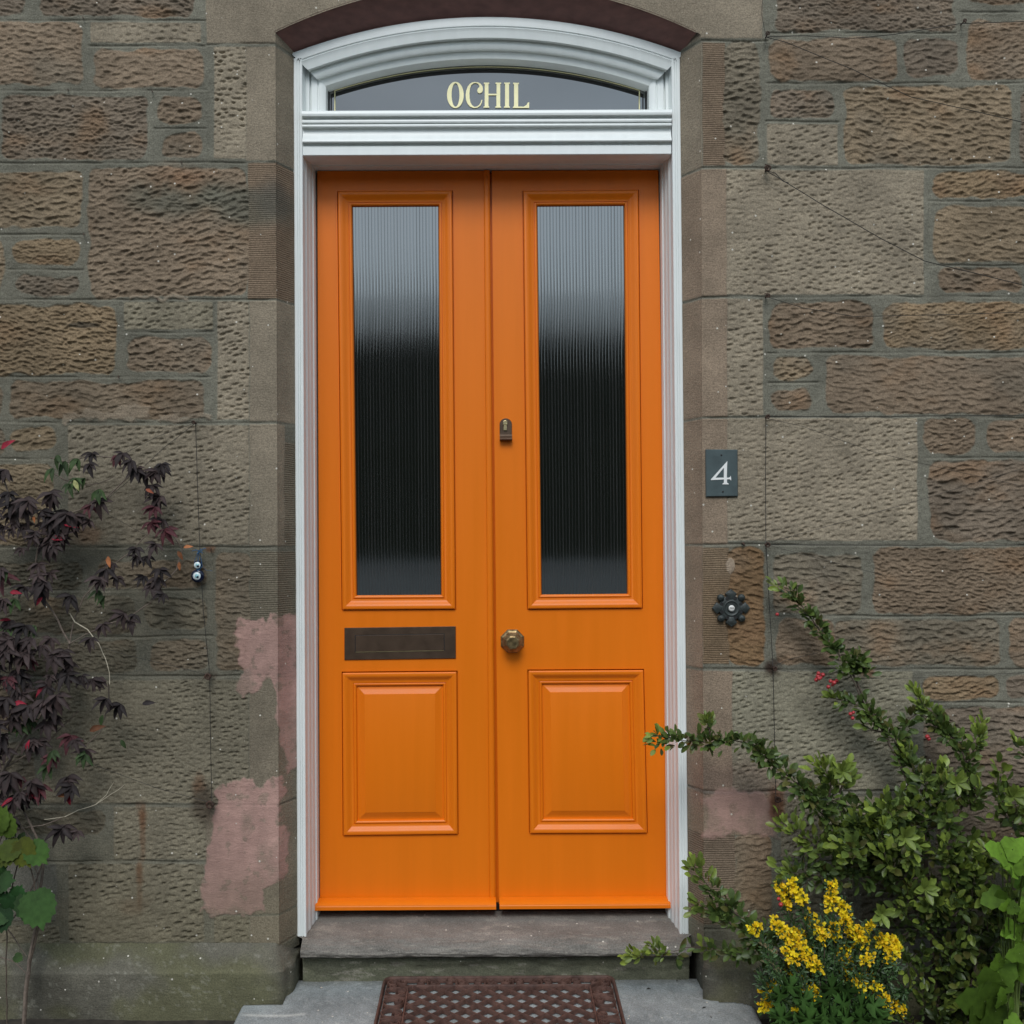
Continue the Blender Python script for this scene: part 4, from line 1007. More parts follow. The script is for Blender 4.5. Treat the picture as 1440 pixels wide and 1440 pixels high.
for (x, y, lb) in ((118, 26, 'short black nail in the top left joint'), (97, 127, 'short black nail in the second joint from top left'), (256, 229, 'curved black nail above the largest left block'), (119, 330, 'short black nail left of the largest left block'), (222, 421, 'short black nail under the largest left block'), (168, 530, 'short black nail above the long narrow brown stone'), (1044, 764, 'stubby black screw above the doorbell stone'), (297, 771, 'rusty nail stub beside the eye charm'), (215, 129, 'tiny black nail head under the upper rough stone')):
    b = MB(); c = P(x, y, W0)
    big = 2.2 if x == 1044 else 1
    b.tube([(c[0] - .004, W0 + .004, c[2] + .004), (c[0], W0 - .008, c[2]), (c[0] + .005, W0 - .017, c[2] - .008)] if big == 1 else [(c[0], W0 + .004, c[2]), (c[0], W0 - .01, c[2]), (c[0] + .001, W0 - .018, c[2] - .006)], [.0012 * big, .0015 * big, .0009 * big], 7)
    tag(b.build('nail', M['rust'] , None, True), lb, 'nail', 'small nails left in the wall joints')
# ------------------------------------------------------------------ cast door mat (rust brown lattice)
mx0, mx1, my1, my0 = -.302, .334, .103, -.30
dm = root('door_mat', 'rust brown openwork door mat with diamond lattice and scrolled border on the path', 'door mat', ((mx0 + mx1) / 2, (my0 + my1) / 2, 0))
bpy.context.view_layer.update()
def ribbon(b, pts, w, z0, z1, closed=False):
    "bar with a rounded ridge following a plan path"
    pts = [np.array(p_, float) for p_ in pts]; n = len(pts); V = []; F = []
    prof_ = [(-.5, z0), (-.46, z0 + (z1 - z0) * .62), (-.2, z1), (.2, z1), (.46, z0 + (z1 - z0) * .62), (.5, z0)]
    for i, p_ in enumerate(pts):
        a = pts[(i - 1) % n] if closed or i > 0 else p_; c_ = pts[(i + 1) % n] if closed or i < n - 1 else p_
        t = c_ - a; t = t / (np.linalg.norm(t) + 1e-9); nn = np.array([-t[1], t[0]])
        for (u, z) in prof_: V.append((*(p_ + nn * u * w), z))
    m_ = len(prof_)
    for i in range(n if closed else n - 1):
        j = (i + 1) % n
        for k in range(m_ - 1): F.append((i * m_ + k, j * m_ + k, j * m_ + k + 1, i * m_ + k + 1))
    if not closed: F += [tuple(range(m_)), tuple(reversed(range((n - 1) * m_, n * m_)))]
    b.add(V, F)
def rrect(x0, x1, y0, y1, r, n=8):
    o = []
    for (cx, cy, a0) in ((x1 - r, y1 - r, 0), (x0 + r, y1 - r, 90), (x0 + r, y0 + r, 180), (x1 - r, y0 + r, 270)):
        for k in range(n + 1):
            a = math.radians(a0 + 90 * k / n); o.append((cx + r * math.cos(a), cy + r * math.sin(a)))
    return o
ZT = .0125
b = MB(); ribbon(b, rrect(mx0 + .004, mx1 - .004, my0 + .004, my1 - .004, .022), .009, .001, ZT + .001, True)
ribbon(b, rrect(mx0 + .014, mx1 - .014, my0 + .014, my1 - .014, .015), .004, .001, ZT - .003, True)
ix0, ix1, iy0, iy1 = mx0 + .072, mx1 - .072, my0 + .070, my1 - .052
ribbon(b, rrect(ix0, ix1, iy0, iy1, .002, 1), .008, .001, ZT + .001, True)
b.build('border_frame', M['mat'], dm, True, 35)
b = MB()
pw, ph = .0585, .050
def clipseg(p0, p1):
    t0, t1 = 0., 1.; d = (p1[0] - p0[0], p1[1] - p0[1])
    for (p_, q) in ((-d[0], p0[0] - ix0), (d[0], ix1 - p0[0]), (-d[1], p0[1] - iy0), (d[1], iy1 - p0[1])):
        if abs(p_) < 1e-12:
            if q < 0: return None
        else:
            r_ = q / p_
            if p_ < 0: t0 = max(t0, r_)
            else: t1 = min(t1, r_)
    if t0 >= t1: return None
    return (p0[0] + d[0] * t0, p0[1] + d[1] * t0), (p0[0] + d[0] * t1, p0[1] + d[1] * t1)
cxm = (ix0 + ix1) / 2; cym = iy1
for sgn, dz in ((1, 0), (-1, .0007)):
    for k in range(-16, 17):
        x0 = cxm + k * pw / 1
        s_ = clipseg((x0 - 10 * pw / 2 * 2, cym - sgn * 10 * ph), (x0 + 10 * pw, cym + sgn * 10 * ph))
        s_ = clipseg((x0 - 10 * pw, cym - sgn * 20 * ph * .5 * 2), (x0 + 10 * pw, cym + sgn * 20 * ph * .5 * 2)) if False else s_
        if s_:
            n = 14; ribbon(b, [(s_[0][0] + (s_[1][0] - s_[0][0]) * t, s_[0][1] + (s_[1][1] - s_[0][1]) * t) for t in np.linspace(0, 1, n)], .0048, .001, ZT - .0005 + dz)
# second, lower set of thin bars between
for sgn, dz in ((1, 0), (-1, .0005)):
    for k in range(0):
        x0 = cxm + (k + .5) * pw
        s_ = clipseg((x0 - 10 * pw, cym - sgn * 10 * ph), (x0 + 10 * pw, cym + sgn * 10 * ph))
        if s_: ribbon(b, [s_[0], s_[1]], .006, .0008, .0095 + dz)
b.build('lattice', M['mat'], dm, True, 35)
b = MB()
def spiral(c_, r0, r1, a0, turns, sx=1, sy=1, n=26):
    return [(c_[0] + sx * (r0 + (r1 - r0) * t) * math.cos(a0 + turns * 2 * math.pi * t), c_[1] + sy * (r0 + (r1 - r0) * t) * math.sin(a0 + turns * 2 * math.pi * t)) for t in np.linspace(0, 1, n)]
zq = [0]
def sc_(pts, w=.006):
    w = w * .8
    zq[0] = (zq[0] + 1) % 7; ribbon(b, pts, w, .001, ZT - .002 + zq[0] * .0003)
yb = (iy1 + my1) / 2; yb0 = (iy0 + my0) / 2
for yc_, sy in ((yb, 1), (yb0, -1)):
    for k in range(6):
        xc = ix0 + .012 + (ix1 - ix0 - .024) * (k + .5) / 6; sx = 1 if k < 3 else -1
        if k in (2, 3):
            sc_([(xc + .012 * sx, yc_ - .02 * sy), (xc + .014 * sx, yc_), (xc + .004 * sx, yc_ + .018 * sy)], .004)
        sc_(spiral((xc - .016 * sx, yc_ + .002 * sy), .017, .004, 0, 1.15, sx, sy)); sc_(spiral((xc + .016 * sx, yc_ - .003 * sy), .016, .004, math.pi, 1.1, sx, -sy))
        sc_([(xc - .034 * sx, yc_ + .014 * sy), (xc - .01 * sx, yc_ + .019 * sy), (xc + .012 * sx, yc_ + .006 * sy), (xc + .034 * sx, yc_ - .012 * sy)], .005)
for xc, sx in (((mx0 + ix0) / 2 + .004, 1), ((mx1 + ix1) / 2 - .004, -1)):
    n_ = 5
    for k in range(n_):
        yc_ = iy0 + (iy1 - iy0) * (k + .5) / n_; sy = 1 if k % 2 else -1
        sc_([(xc + .027 * math.cos(a), yc_ + .021 * math.sin(a)) for a in np.linspace(0, 2 * math.pi, 25)], .0055)
        sc_(spiral((xc + .014 * sx, yc_ + .010 * sy), .012, .003, math.pi, 1.1, sx, sy), .005)
        sc_([(xc - .028 * sx, yc_ + .026 * sy), (xc, yc_ + .030 * sy), (xc + .028 * sx, yc_ + .018 * sy)], .005)
    for yc_, sy in ((my1 - .034, 1), (my0 + .036, -1)):       # corners
        sc_(spiral((xc - .010 * sx, yc_ + .004 * sy), .018, .004, .5, 1.3, sx, sy), .006); sc_(spiral((xc + .018 * sx, yc_ + .008 * sy), .013, .003, 2.4, 1.2, sx, sy), .006)
        sc_([(xc - .022 * sx, yc_ + .024 * sy), (xc + .006 * sx, yc_ + .0 * sy), (xc + .032 * sx, yc_ - .026 * sy)], .007)
        sc_(spiral((xc - .006 * sx, yc_ - .018 * sy), .013, .003, 1.0, 1.2, sx, -sy), .005)
b.build('scrollwork', M['mat'], dm, True, 35)

dm.rotation_euler.x = .05; dm.location.z = -.0102 + .0022
# ------------------------------------------------------------------ plants
def norm(v): return v / (np.linalg.norm(v, axis=-1, keepdims=True) + 1e-9)
def leaf_template(kind):
    if kind == 'oval':
        t = np.array([0, .12, .35, .65, .88, 1]); w = np.array([.04, .35, .85, 1, .6, .05]); bend = .10; fold = .22
    elif kind == 'lance':
        t = np.array([0, .12, .35, .6, .85, 1]); w = np.array([.05, .5, 1, .85, .4, .0]); bend = .28; fold = .25
    elif kind == 'round':
        t = np.array([0, .1, .3, .6, .85, 1]); w = np.array([.1, .62, 1, .92, .5, .05]); bend = .16; fold = .10
    V = []; F = []
    for a, b_ in zip(t, w):
        V += [(a, -.5 * b_, fold * .5 * b_ - bend * a * a), (a, 0, -bend * a * a), (a, .5 * b_, fold * .5 * b_ - bend * a * a)]
    for i in range(len(t) - 1):
        k = i * 3; F += [(k, k + 1, k + 4, k + 3), (k + 1, k + 2, k + 5, k + 4)]
    return np.array(V), np.array(F)
def lobed_template(radii, n_per=1):
    "outline (angle deg, radius) measured from the leaf base; flat fan with a slight dish"
    V = [(.42, 0, 0)] + [(r_ * math.cos(math.radians(a)), r_ * math.sin(math.radians(a)) , .10 * abs(math.sin(math.radians(a))) * r_ - .12 * r_ * r_ + .02 * ((i % 2) * 2 - 1)) for i, (a, r_) in enumerate(radii)]
    n = len(radii); F = np.array([(0, 1 + i, 1 + (i + 1) % n, 1 + (i + 1) % n) for i in range(n)])
    return np.array(V), F
class Foliage:
    def __init__(s): s.p = []; s.d = []; s.n = []; s.L = []; s.W = []; s.c = []
    def add(s, p_, d, n, L_, W, c_): s.p.append(p_); s.d.append(d); s.n.append(n); s.L.append(L_); s.W.append(W); s.c.append(c_)
    def build(s, name, tmpl, mat, parent):
        V0, F0 = tmpl; p_ = np.array(s.p); d = norm(np.array(s.d, float)); n = np.array(s.n, float)
        sd = norm(np.cross(n, d)); n = np.cross(d, sd); L_ = np.array(s.L)[:, None, None]; W = np.array(s.W)[:, None, None]
        V = p_[:, None] + d[:, None] * V0[None, :, 0:1] * L_ + sd[:, None] * V0[None, :, 1:2] * W + n[:, None] * V0[None, :, 2:3] * L_
        m = len(V0); F = (F0[None] + (np.arange(len(p_)) * m)[:, None, None]).reshape(-1, F0.shape[1])
        vc = np.repeat(np.array(s.c)[:, None], m, 1)
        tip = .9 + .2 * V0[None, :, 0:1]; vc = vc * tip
        if F0.shape[1] == 4 and (F0[:, 2] == F0[:, 3]).all():
            F = F[:, :3]
        return mesh(name, V.reshape(-1, 3), np.ascontiguousarray(F), mat, parent, True, vc.reshape(-1, 3))
def path_pts(pts, step=5):
    "pts (px, py, Y) -> list of world points each `step` px, with tangents"
    out = []
    for i in range(len(pts) - 1):
        a = np.array(pts[i], float); b_ = np.array(pts[i + 1], float); n = max(1, int(np.hypot(*(b_ - a)[:2]) / step))
        for k in range(n): out.append(a + (b_ - a) * k / n)
    out.append(np.array(pts[-1], float))
    q_ = np.array(out); jx = 2.2 * noise2(q_[:, 0], q_[:, 1], 16, 1); jy = 2.2 * noise2(q_[:, 0], q_[:, 1], 14, 2)
    W = P(q_[:, 0] + jx, q_[:, 1] + jy, q_[:, 2] + .03); T = norm(np.gradient(W, axis=0)) if len(W) > 1 else np.array([[0, 0, 1.]])
    return W, T
PXM = 1.93e-3   # metres per photo pixel near the wall

# ---- evergreen shrub with red berries, right of the door
G1, G2, G3, G4 = np.array([.048, .082, .020]), np.array([.105, .155, .034]), np.array([.23, .30, .048]), np.array([.085, .085, .024])
shrub = root('evergreen_shrub', 'glossy evergreen wall shrub with small red berries right of the doorstep', 'shrub', tuple(PZ(1330, 1435, -.05)))
shrub.location.y = -.12; bpy.context.view_layer.update()
F1 = Foliage(); stems = MB(); rg = np.random.default_rng(21)
SHADE = [1.0]
def leafy(pts, dens=1., size=1., tip=.35, spread=1., r0=.0030, step=4.2, stem=True, F=F1, bright=0.):
    W, T = path_pts(pts, step); n = len(W)
    if stem: stems.tube([tuple(w_) for w_ in W[::2]] + [tuple(W[-1])], [r0 * (1 - .7 * i / max(1, len(W[::2]))) for i in range(len(W[::2]) + 1)], 5)
    for i in range(n):
        f = i / max(1, n - 1); istip = max(0, (f - (1 - tip)) / tip) if tip > 0 else 0
        k = rg.poisson(3.5 * dens)
        for _ in range(k):
            out = rg.normal(0, 1, 3) * np.array([1, .7, 1]); out[1] -= .35; out = out / np.linalg.norm(out)
            d = out + T[i] * (.5 + .6 * istip) + np.array([0, -.1, .35])
            nn = np.array([rg.normal(0, .55), -1 + rg.normal(0, .45), .75 + rg.normal(0, .45)])
            L_ = rg.uniform(8.5, 17.5) * PXM * size
            base = W[i] + out * rg.uniform(0, 7) * PXM * spread * (1.7 if rg.random() < .25 else 1)
            m = rg.random()
            c = G1 * (1 - m) + G2 * m
            if rg.random() < .12: c = G4 * 1.1
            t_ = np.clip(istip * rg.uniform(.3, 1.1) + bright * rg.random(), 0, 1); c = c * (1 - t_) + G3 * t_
            F.add(base, d, nn, L_, L_ * rg.uniform(.42, .56), c * rg.uniform(.7, 1.25) * SHADE[0])
S_ = -.05
leafy([(1300, 1100, -.09), (1268, 1055, -.08), (1245, 1025, -.07), (1222, 1000, -.07)], 1.0, tip=.0)
leafy([(1222, 1000, -.07), (1210, 980, -.06), (1196, 948, -.06)], .12, tip=0, r0=.003)
leafy([(1212, 945, -.05), (1190, 935, -.06), (1168, 905, -.06), (1148, 880, -.05), (1128, 852, -.05), (1110, 832, -.05), (1093, 825, -.04)], 1.25, .95, tip=.12, spread=1.15)
leafy([(1200, 930, -.06), (1215, 948, -.05), (1205, 925, -.05), (1180, 940, -.07)], 1.3, .95, tip=0, stem=False, spread=1.4)
leafy([(1232, 1005, -.06), (1205, 990, -.06), (1185, 985, -.05), (1166, 982, -.05)], 1.1, .9, tip=.3)
leafy([(1245, 1030, -.07), (1225, 1025, -.07), (1212, 1018, -.06)], .8, .9)
leafy([(1262, 1040, -.08), (1280, 1010, -.07), (1295, 1000, -.07)], .9, tip=0)
leafy([(1345, 1045, -.10), (1320, 1010, -.09), (1298, 990, -.08), (1285, 968, -.07)], 1.2, .95, tip=.6, bright=.2)
leafy([(1370, 1110, -.12), (1355, 1060, -.11), (1330, 1030, -.10), (1300, 1005, -.08)], .9, tip=0)
leafy([(1362, 1075, -.11), (1374, 1045, -.11), (1382, 1012, -.10)], 1.1, .95, tip=.7, bright=.3)
leafy([(1366, 1140, -.12), (1362, 1110, -.11), (1372, 1088, -.11)], 1.3, tip=.4, spread=1.3, bright=.2)
leafy([(1300, 1160, -.12), (1292, 1120, -.11), (1285, 1085, -.10), (1272, 1060, -.09)], 1.5, tip=.1, spread=1.6)
leafy([(1310, 1150, -.13), (1322, 1110, -.12), (1325, 1080, -.12)], 1.3, tip=.3, spread=1.4)
# long branch reaching over the frame
leafy([(1290, 1150, -.12), (1240, 1140, -.12), (1195, 1135, -.13), (1150, 1118, -.13), (1112, 1096, -.12), (1085, 1068, -.12), (1060, 1046, -.12), (1030, 1040, -.12), (1000, 1044, -.12), (965, 1042, -.12), (940, 1038, -.12), (918, 1034, -.12)], 1.15, 1.0, tip=.08, spread=1.15)
leafy([(1000, 1040, -.12), (996, 1022, -.12), (992, 1008, -.12)], 1.3, .8, tip=.7)
leafy([(930, 1042, -.12), (922, 1050, -.12)], 1.6, .8, tip=.2, stem=False); leafy([(1060, 1050, -.12), (1075, 1062, -.12), (1090, 1080, -.12)], 1.0, tip=0, stem=False, spread=1.4)
leafy([(1165, 1125, -.13), (1168, 1100, -.14), (1160, 1080, -.14), (1150, 1072, -.14)], 1.6, 1, tip=.8, spread=1.5, bright=.2)
leafy([(1180, 1115, -.13), (1188, 1095, -.14), (1185, 1080, -.14)], 1.3, 1, tip=.8, spread=1.4, bright=.2)
leafy([(1130, 1110, -.13), (1150, 1140, -.14), (1175, 1160, -.15), (1215, 1175, -.16)], 1.6, 1.1, tip=.0, spread=2.2)
leafy([(1280, 1215, -.14), (1220, 1205, -.14), (1170, 1195, -.14), (1130, 1178, -.14), (1108, 1162, -.13), (1096, 1152, -.13)], 1.5, .95, tip=.5, spread=1.7, bright=.1)
leafy([(1290, 1235, -.15), (1240, 1235, -.15), (1190, 1232, -.15), (1140, 1232, -.14), (1105, 1228, -.13)], 1.3, 1.0, tip=.1, spread=1.8)
leafy([(1120, 1222, -.14), (1160, 1218, -.14), (1200, 1222, -.15), (1250, 1222, -.15)], 1.0, 1, tip=0, stem=False, spread=2.4)
# lower left spray by the doorstep
leafy([(1085, 1330, -.16), (1062, 1318, -.15), (1040, 1290, -.13), (1015, 1268, -.12), (998, 1248, -.11), (985, 1230, -.10), (975, 1218, -.10)], 1.4, 1.0, tip=.25, spread=1.6)
leafy([(1030, 1300, -.13), (1010, 1285, -.12), (990, 1275, -.11), (976, 1275, -.11)], 1.4, 1.0, tip=.4, spread=1.4)
leafy([(1062, 1322, -.15), (1048, 1340, -.14), (1020, 1338, -.12), (985, 1330, -.11)], 1.0, .95, tip=.2, spread=1.3)
leafy([(1080, 1310, -.15), (1060, 1330, -.15), (1075, 1345, -.16)], 1.2, 1.1, tip=0, spread=1.7)
# the low shoot crossing in front of the step
leafy([(985, 1332, -.10), (965, 1333, -.085), (942, 1340, -.07)], .05, 1, tip=0, r0=.0013)
leafy([(940, 1340, -.07), (920, 1344, -.06), (900, 1345, -.06), (884, 1342, -.06)], 1.4, .85, tip=1., spread=1.3, bright=.5, r0=.0012)
leafy([(925, 1338, -.07), (915, 1330, -.07)], 1.3, .85, tip=1, bright=.5, r0=.0008); leafy([(952, 1340, -.07), (957, 1352, -.07)], .6, 1.4, tip=0, r0=.0008)
# dense mass at the right
def mass(poly, n, Y0, Y1, size=1., bright=.08, tipc=.3):
    xs_ = [p_[0] for p_ in poly]; ys_ = [p_[1] for p_ in poly]
    def ins(x, y_):
        c = False; j = len(poly) - 1
        for i in range(len(poly)):
            if (poly[i][1] > y_) != (poly[j][1] > y_) and x < (poly[j][0] - poly[i][0]) * (y_ - poly[i][1]) / (poly[j][1] - poly[i][1]) + poly[i][0]: c = not c
            j = i
        return c
    k = 0
    while k < n:
        x, y_ = rg.uniform(min(xs_), max(xs_)), rg.uniform(min(ys_), max(ys_))
        if not ins(x, y_): continue
        k += 1
        if noise2(np.array(x), np.array(y_), 30, 2) < -.22: continue
        a = rg.uniform(-math.pi, 0) if rg.random() < .8 else rg.uniform(0, math.pi); L_ = rg.uniform(14, 34)
        Y_ = rg.uniform(min(Y0, Y1), max(Y0, Y1))
        leafy([(x, y_, Y_ + .03), (x + math.cos(a) * L_, y_ + math.sin(a) * L_, Y_ - .02)], .95, size * rg.uniform(.85, 1.2), tip=tipc, spread=1.5, r0=.0012, bright=bright if rg.random() < .6 else .35, step=5)
mass([(1270, 1120), (1330, 1090), (1390, 1130), (1400, 1215), (1470, 1170), (1480, 1310), (1330, 1310), (1262, 1270), (1215, 1225), (1185, 1195), (1210, 1150)], 135, -.10, -.24)
mass([(1200, 1140), (1290, 1120), (1300, 1230), (1180, 1225), (1140, 1200)], 40, -.10, -.18)
SHADE[0] = .8  # lower leaves coloured darker to stand for deep shade in the mass
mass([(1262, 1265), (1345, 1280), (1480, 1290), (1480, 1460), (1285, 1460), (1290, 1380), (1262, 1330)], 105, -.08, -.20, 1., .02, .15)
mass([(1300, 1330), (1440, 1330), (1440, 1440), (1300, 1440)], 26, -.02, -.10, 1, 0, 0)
SHADE[0] = 1.0
mass([(1400, 1090), (1480, 1050), (1480, 1180), (1405, 1170)], 44, -.10, -.2, 1., .2)
for cx, cy in ((1272, 1178), (1380, 1262), (1300, 1250), (1185, 1085), (1240, 1285), (1425, 1120), (1345, 1100)):      # rosettes
    for k in range(9):
        a = k * 2.4 + rg.random(); rr_ = .55 + .45 * (k / 9)
        d = np.array([math.cos(a) * rr_, -.55, math.sin(a) * rr_ + .25]); nn = np.array([-math.cos(a) * .4, -1, .3 - math.sin(a) * .4])
        w_ = P(cx, cy, -.25); L_ = rg.uniform(15, 22) * PXM
        F1.add(w_, d, nn, L_, L_ * .42, (G3 * .5 + G2 * .5) * rg.uniform(.7, 1.2))
# woody stems
for pts_, r_ in (([(1322, 1445, -.10), (1318, 1400, -.10), (1312, 1330, -.11), (1308, 1270, -.12), (1301, 1210, -.13), (1300, 1160, -.12), (1296, 1110, -.10)], .0062),
                 ([(1330, 1445, -.12), (1328, 1380, -.11), (1315, 1320, -.11)], .004), ([(1300, 1160, -.12), (1270, 1085, -.09), (1240, 1025, -.07), (1212, 975, -.06), (1196, 940, -.06)], .0042),
                 ([(1300, 1170, -.12), (1345, 1150, -.12), (1368, 1100, -.11), (1358, 1065, -.11), (1330, 1030, -.1)], .0036), ([(1306, 1250, -.12), (1350, 1235, -.13), (1400, 1210, -.14)], .0035), ([(1345, 1445, -.15), (1365, 1390, -.16), (1380, 1330, -.17)], .003), ([(1310, 1300, -.12), (1200, 1340, -.10), (1120, 1345, -.12), (1075, 1335, -.14)], .003), ([(1303, 1200, -.13), (1240, 1160, -.12), (1190, 1135, -.13)], .0036)):
    W, T = path_pts(pts_, 8); stems.tube([tuple(w_) for w_ in W], [r_ * (1 - .35 * i / len(W)) for i in range(len(W))], 7)
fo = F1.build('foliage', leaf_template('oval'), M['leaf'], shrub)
def fix(o, r_): o.matrix_parent_inverse = Matrix.Translation(-r_.location); return o
fix(fo, shrub); fix(stems.build('stem', M['bark'], shrub, True), shrub)
b = MB()
for (x, y_, Y_) in ((1150, 951, -.05), (1154, 953, -.055), (1148, 956, -.05), (1157, 949, -.05), (1151, 947, -.05), (1168, 958, -.06), (1173, 960, -.065), (1177, 957, -.06), (1165, 966, -.06), (1171, 963, -.055), (1196, 1004, -.06), (1199, 1010, -.06), (1200, 1002, -.055), (1304, 1036, -.08), (1093, 864, -.03), (1306, 1039, -.08), (1095, 1264, -.14), (1098, 1272, -.14), (1152, 954, -.06)):
    c = P(x, y_, Y_); r_ = 2.9 * PXM * rg.uniform(.8, 1.1)
    b.lathe((c[0], c[1] + r_, c[2]), [(.0003, 0), (r_ * .7, r_ * .3), (r_, r_), (r_ * .75, r_ * 1.65), (.0003, r_ * 2)], 10)
fix(b.build('berry', M['berry'], shrub, True), shrub)['kind'] = 'stuff'

# ---- yellow flowering broom
broom = root('yellow_flowering_shrub', 'small bushy plant covered in spikes of bright yellow flowers', 'flowering shrub', tuple(PZ(1165, 1437, -.05)))
bl = Foliage(); fl = Foliage(); bud = Foliage(); bs = MB()
BG = np.array([.045, .088, .028]); YE = np.array([.92, .70, .02])
spikes = [[(1095, 1243), (1103, 1255), (1108, 1270)], [(1111, 1241), (1119, 1252), (1126, 1264)], [(1168, 1243), (1168, 1258), (1166, 1274)], [(1183, 1268), (1189, 1290), (1198, 1312)], [(1137, 1287), (1146, 1300)], [(1088, 1297), (1105, 1312), (1122, 1325), (1136, 1345), (1150, 1362)], [(1120, 1310), (1134, 1328), (1140, 1345)], [(1177, 1334), (1188, 1355), (1192, 1378)], [(1186, 1345), (1196, 1365)], [(1190, 1332), (1207, 1320), (1226, 1300)], [(1200, 1306), (1212, 1325)], [(1235, 1322), (1250, 1335), (1250, 1352)], [(1240, 1320), (1258, 1325), (1254, 1345)], [(1240, 1350), (1250, 1345)], [(1215, 1350), (1224, 1345)], [(1073, 1392), (1092, 1384)], [(1098, 1380), (1108, 1388)], [(1070, 1416), (1086, 1408)], [(1130, 1390), (1150, 1394)], [(1130, 1404), (1148, 1410)], [(1108, 1360), (1125, 1366), (1140, 1371)], [(1218, 1366), (1230, 1376)], [(1230, 1386), (1236, 1386)], [(1230, 1398), (1248, 1408)], [(1254, 1410), (1268, 1422)], [(1060, 1303), (1063, 1310)], [(1190, 1385), (1192, 1400)], [(1122, 1418), (1126, 1422)], [(1150, 1300), (1158, 1318)], [(1200, 1350), (1208, 1366)], [(1170, 1300), (1174, 1316)], [(1106, 1336), (1118, 1348)], [(1205, 1376), (1212, 1392)]]
basep = np.array([1168, 1450])
for si, sp in enumerate(spikes):
    Yd = rg.uniform(-.24, -.15); mid = (basep * .45 + np.array(sp[-1]) * .55) + np.array([(sp[-1][0] - basep[0]) * .12, 6])
    e1 = sp[0] if sp[0][1] < sp[-1][1] else sp[-1]; e0 = sp[-1] if e1 is sp[0] else sp[0]
    W, T = path_pts([(basep[0] + rg.uniform(-12, 12), basep[1], -.17), (mid[0], mid[1], Yd), (e0[0], e0[1], Yd), (e1[0], e1[1], Yd)], 4)
    bs.tube([tuple(w_) for w_ in W[::2]] + [tuple(W[-1])], .0011, 5)
    for i in range(len(W)):
        if i > len(W) * .15:
            for _ in range(8):
                o_ = rg.normal(0, 1, 3) * np.array([1, .8, 1]); d = o_ * .8 + T[i] * .9
                bl.add(W[i] + o_ * 3.2 * PXM, d, np.array([rg.normal(0, .5), -1, .6]), rg.uniform(4, 8) * PXM, rg.uniform(1.8, 3) * PXM, BG * rg.uniform(.6, 1.7))
    W, T = path_pts([(a, b_, Yd) for a, b_ in sp], 2.2)
    for i in range(len(W)):
        for _ in range(5):
            o_ = rg.normal(0, 1, 3) * np.array([1, .6, 1]); o_ = o_ / np.linalg.norm(o_); o_[1] -= .4; c0_ = W[i] + o_ * rg.uniform(1, 7.5) * PXM
            col_ = YE * rg.uniform(.75, 1.1) * np.array([1, rg.uniform(.85, 1.1), 1])
            for k in range(4):
                d = o_ + rg.normal(0, .8, 3)
                fl.add(c0_, d, np.array([rg.normal(0, .6), -1, .7]), rg.uniform(3.2, 6) * PXM, rg.uniform(2.4, 4.2) * PXM, col_)
for _ in range(150):           # fine green twigs filling the bush
    a = rg.uniform(-1.25, 1.25); R_ = rg.uniform(30, 150); x = 1168 + math.sin(a) * R_ * .72; y_ = 1452 - math.cos(a) * R_ * .95
    if x < 1085 and y_ < 1330: continue
    W, T = path_pts([(x - math.sin(a) * 12, y_ + 14, -.16), (x, y_, rg.uniform(-.22, -.12)), (x + math.sin(a) * 12, y_ - 14, rg.uniform(-.24, -.14))], 4)
    bs.tube([tuple(w_) for w_ in W], .0007, 4)
    for i in range(len(W)):
        for _k in range(7):
            o_ = rg.normal(0, 1, 3)
            bl.add(W[i] + o_ * 3 * PXM, o_ + T[i] * .8, np.array([rg.normal(0, .5), -1, .6]), rg.uniform(4, 8) * PXM, rg.uniform(1.8, 3.2) * PXM, BG * rg.uniform(.5, 1.8))
for sp in ([(1070, 1325), (1082, 1334), (1098, 1344)], [(1074, 1350), (1085, 1356), (1096, 1364)], [(1086, 1295), (1092, 1302)]):   # pale closed buds
    W, T = path_pts([(a, b_, -.2) for a, b_ in sp] + [(sp[-1][0] + 30, sp[-1][1] + 22, -.17)], 3); bs.tube([tuple(w_) for w_ in W], .0008, 4)
    for i in range(min(10, len(W))):
        for s_ in (-1, 1): bud.add(W[i], T[i] * -.6 + np.array([.2 * s_, -.2, .9 * (s_ > 0) - .3]), np.array([0, -1, .2]), 5.5 * PXM, 2 * PXM, np.array([.42, .36, .20]))
for f_, nm, mt in ((bl, 'foliage', 'leaf'), (fl, 'flowers', 'petal'), (bud, 'closed_buds', 'petal')):
    o_ = fix(f_.build(nm, leaf_template('oval'), M[mt], broom), broom)
    if nm == 'closed_buds': o_['kind'] = 'stuff'
fix(bs.build('stem', M['bark'], broom, True), broom)

# ---- lobed bright green leaves
lob = []
for k in range(13):
    a = -150 + k * 25; lob.append((a, (.95 if k % 2 == 0 else .62) * (1 - .28 * abs(a) / 150)))
MAPLE = [(-170, .10), (-130, .55), (-105, .45), (-85, .78), (-72, .66), (-58, .92), (-45, .72), (-30, 1.0), (-20, .86), (-8, 1.08), (0, 1.18), (8, 1.08), (20, .86), (30, 1.0), (45, .72), (58, .92), (72, .66), (85, .78), (105, .45), (130, .55), (170, .10)]
TRI = [(a_, (.62 + .36 * abs(math.cos(math.radians(a_ * 1.5))) ** 1.3 + .05 * math.cos(math.radians(a_ * 11))) * (1.12 - .0032 * abs(a_))) for a_ in range(-165, 166, 11)]
SERR = [(a_, (.25 + .95 * math.cos(math.radians(a_ * .5)) ** 1.6) * (1 + .06 * ((k_ % 2) * 2 - 1)) * (1.12 if a_ == 0 else 1)) for k_, a_ in enumerate(range(-170, 171, 10))]
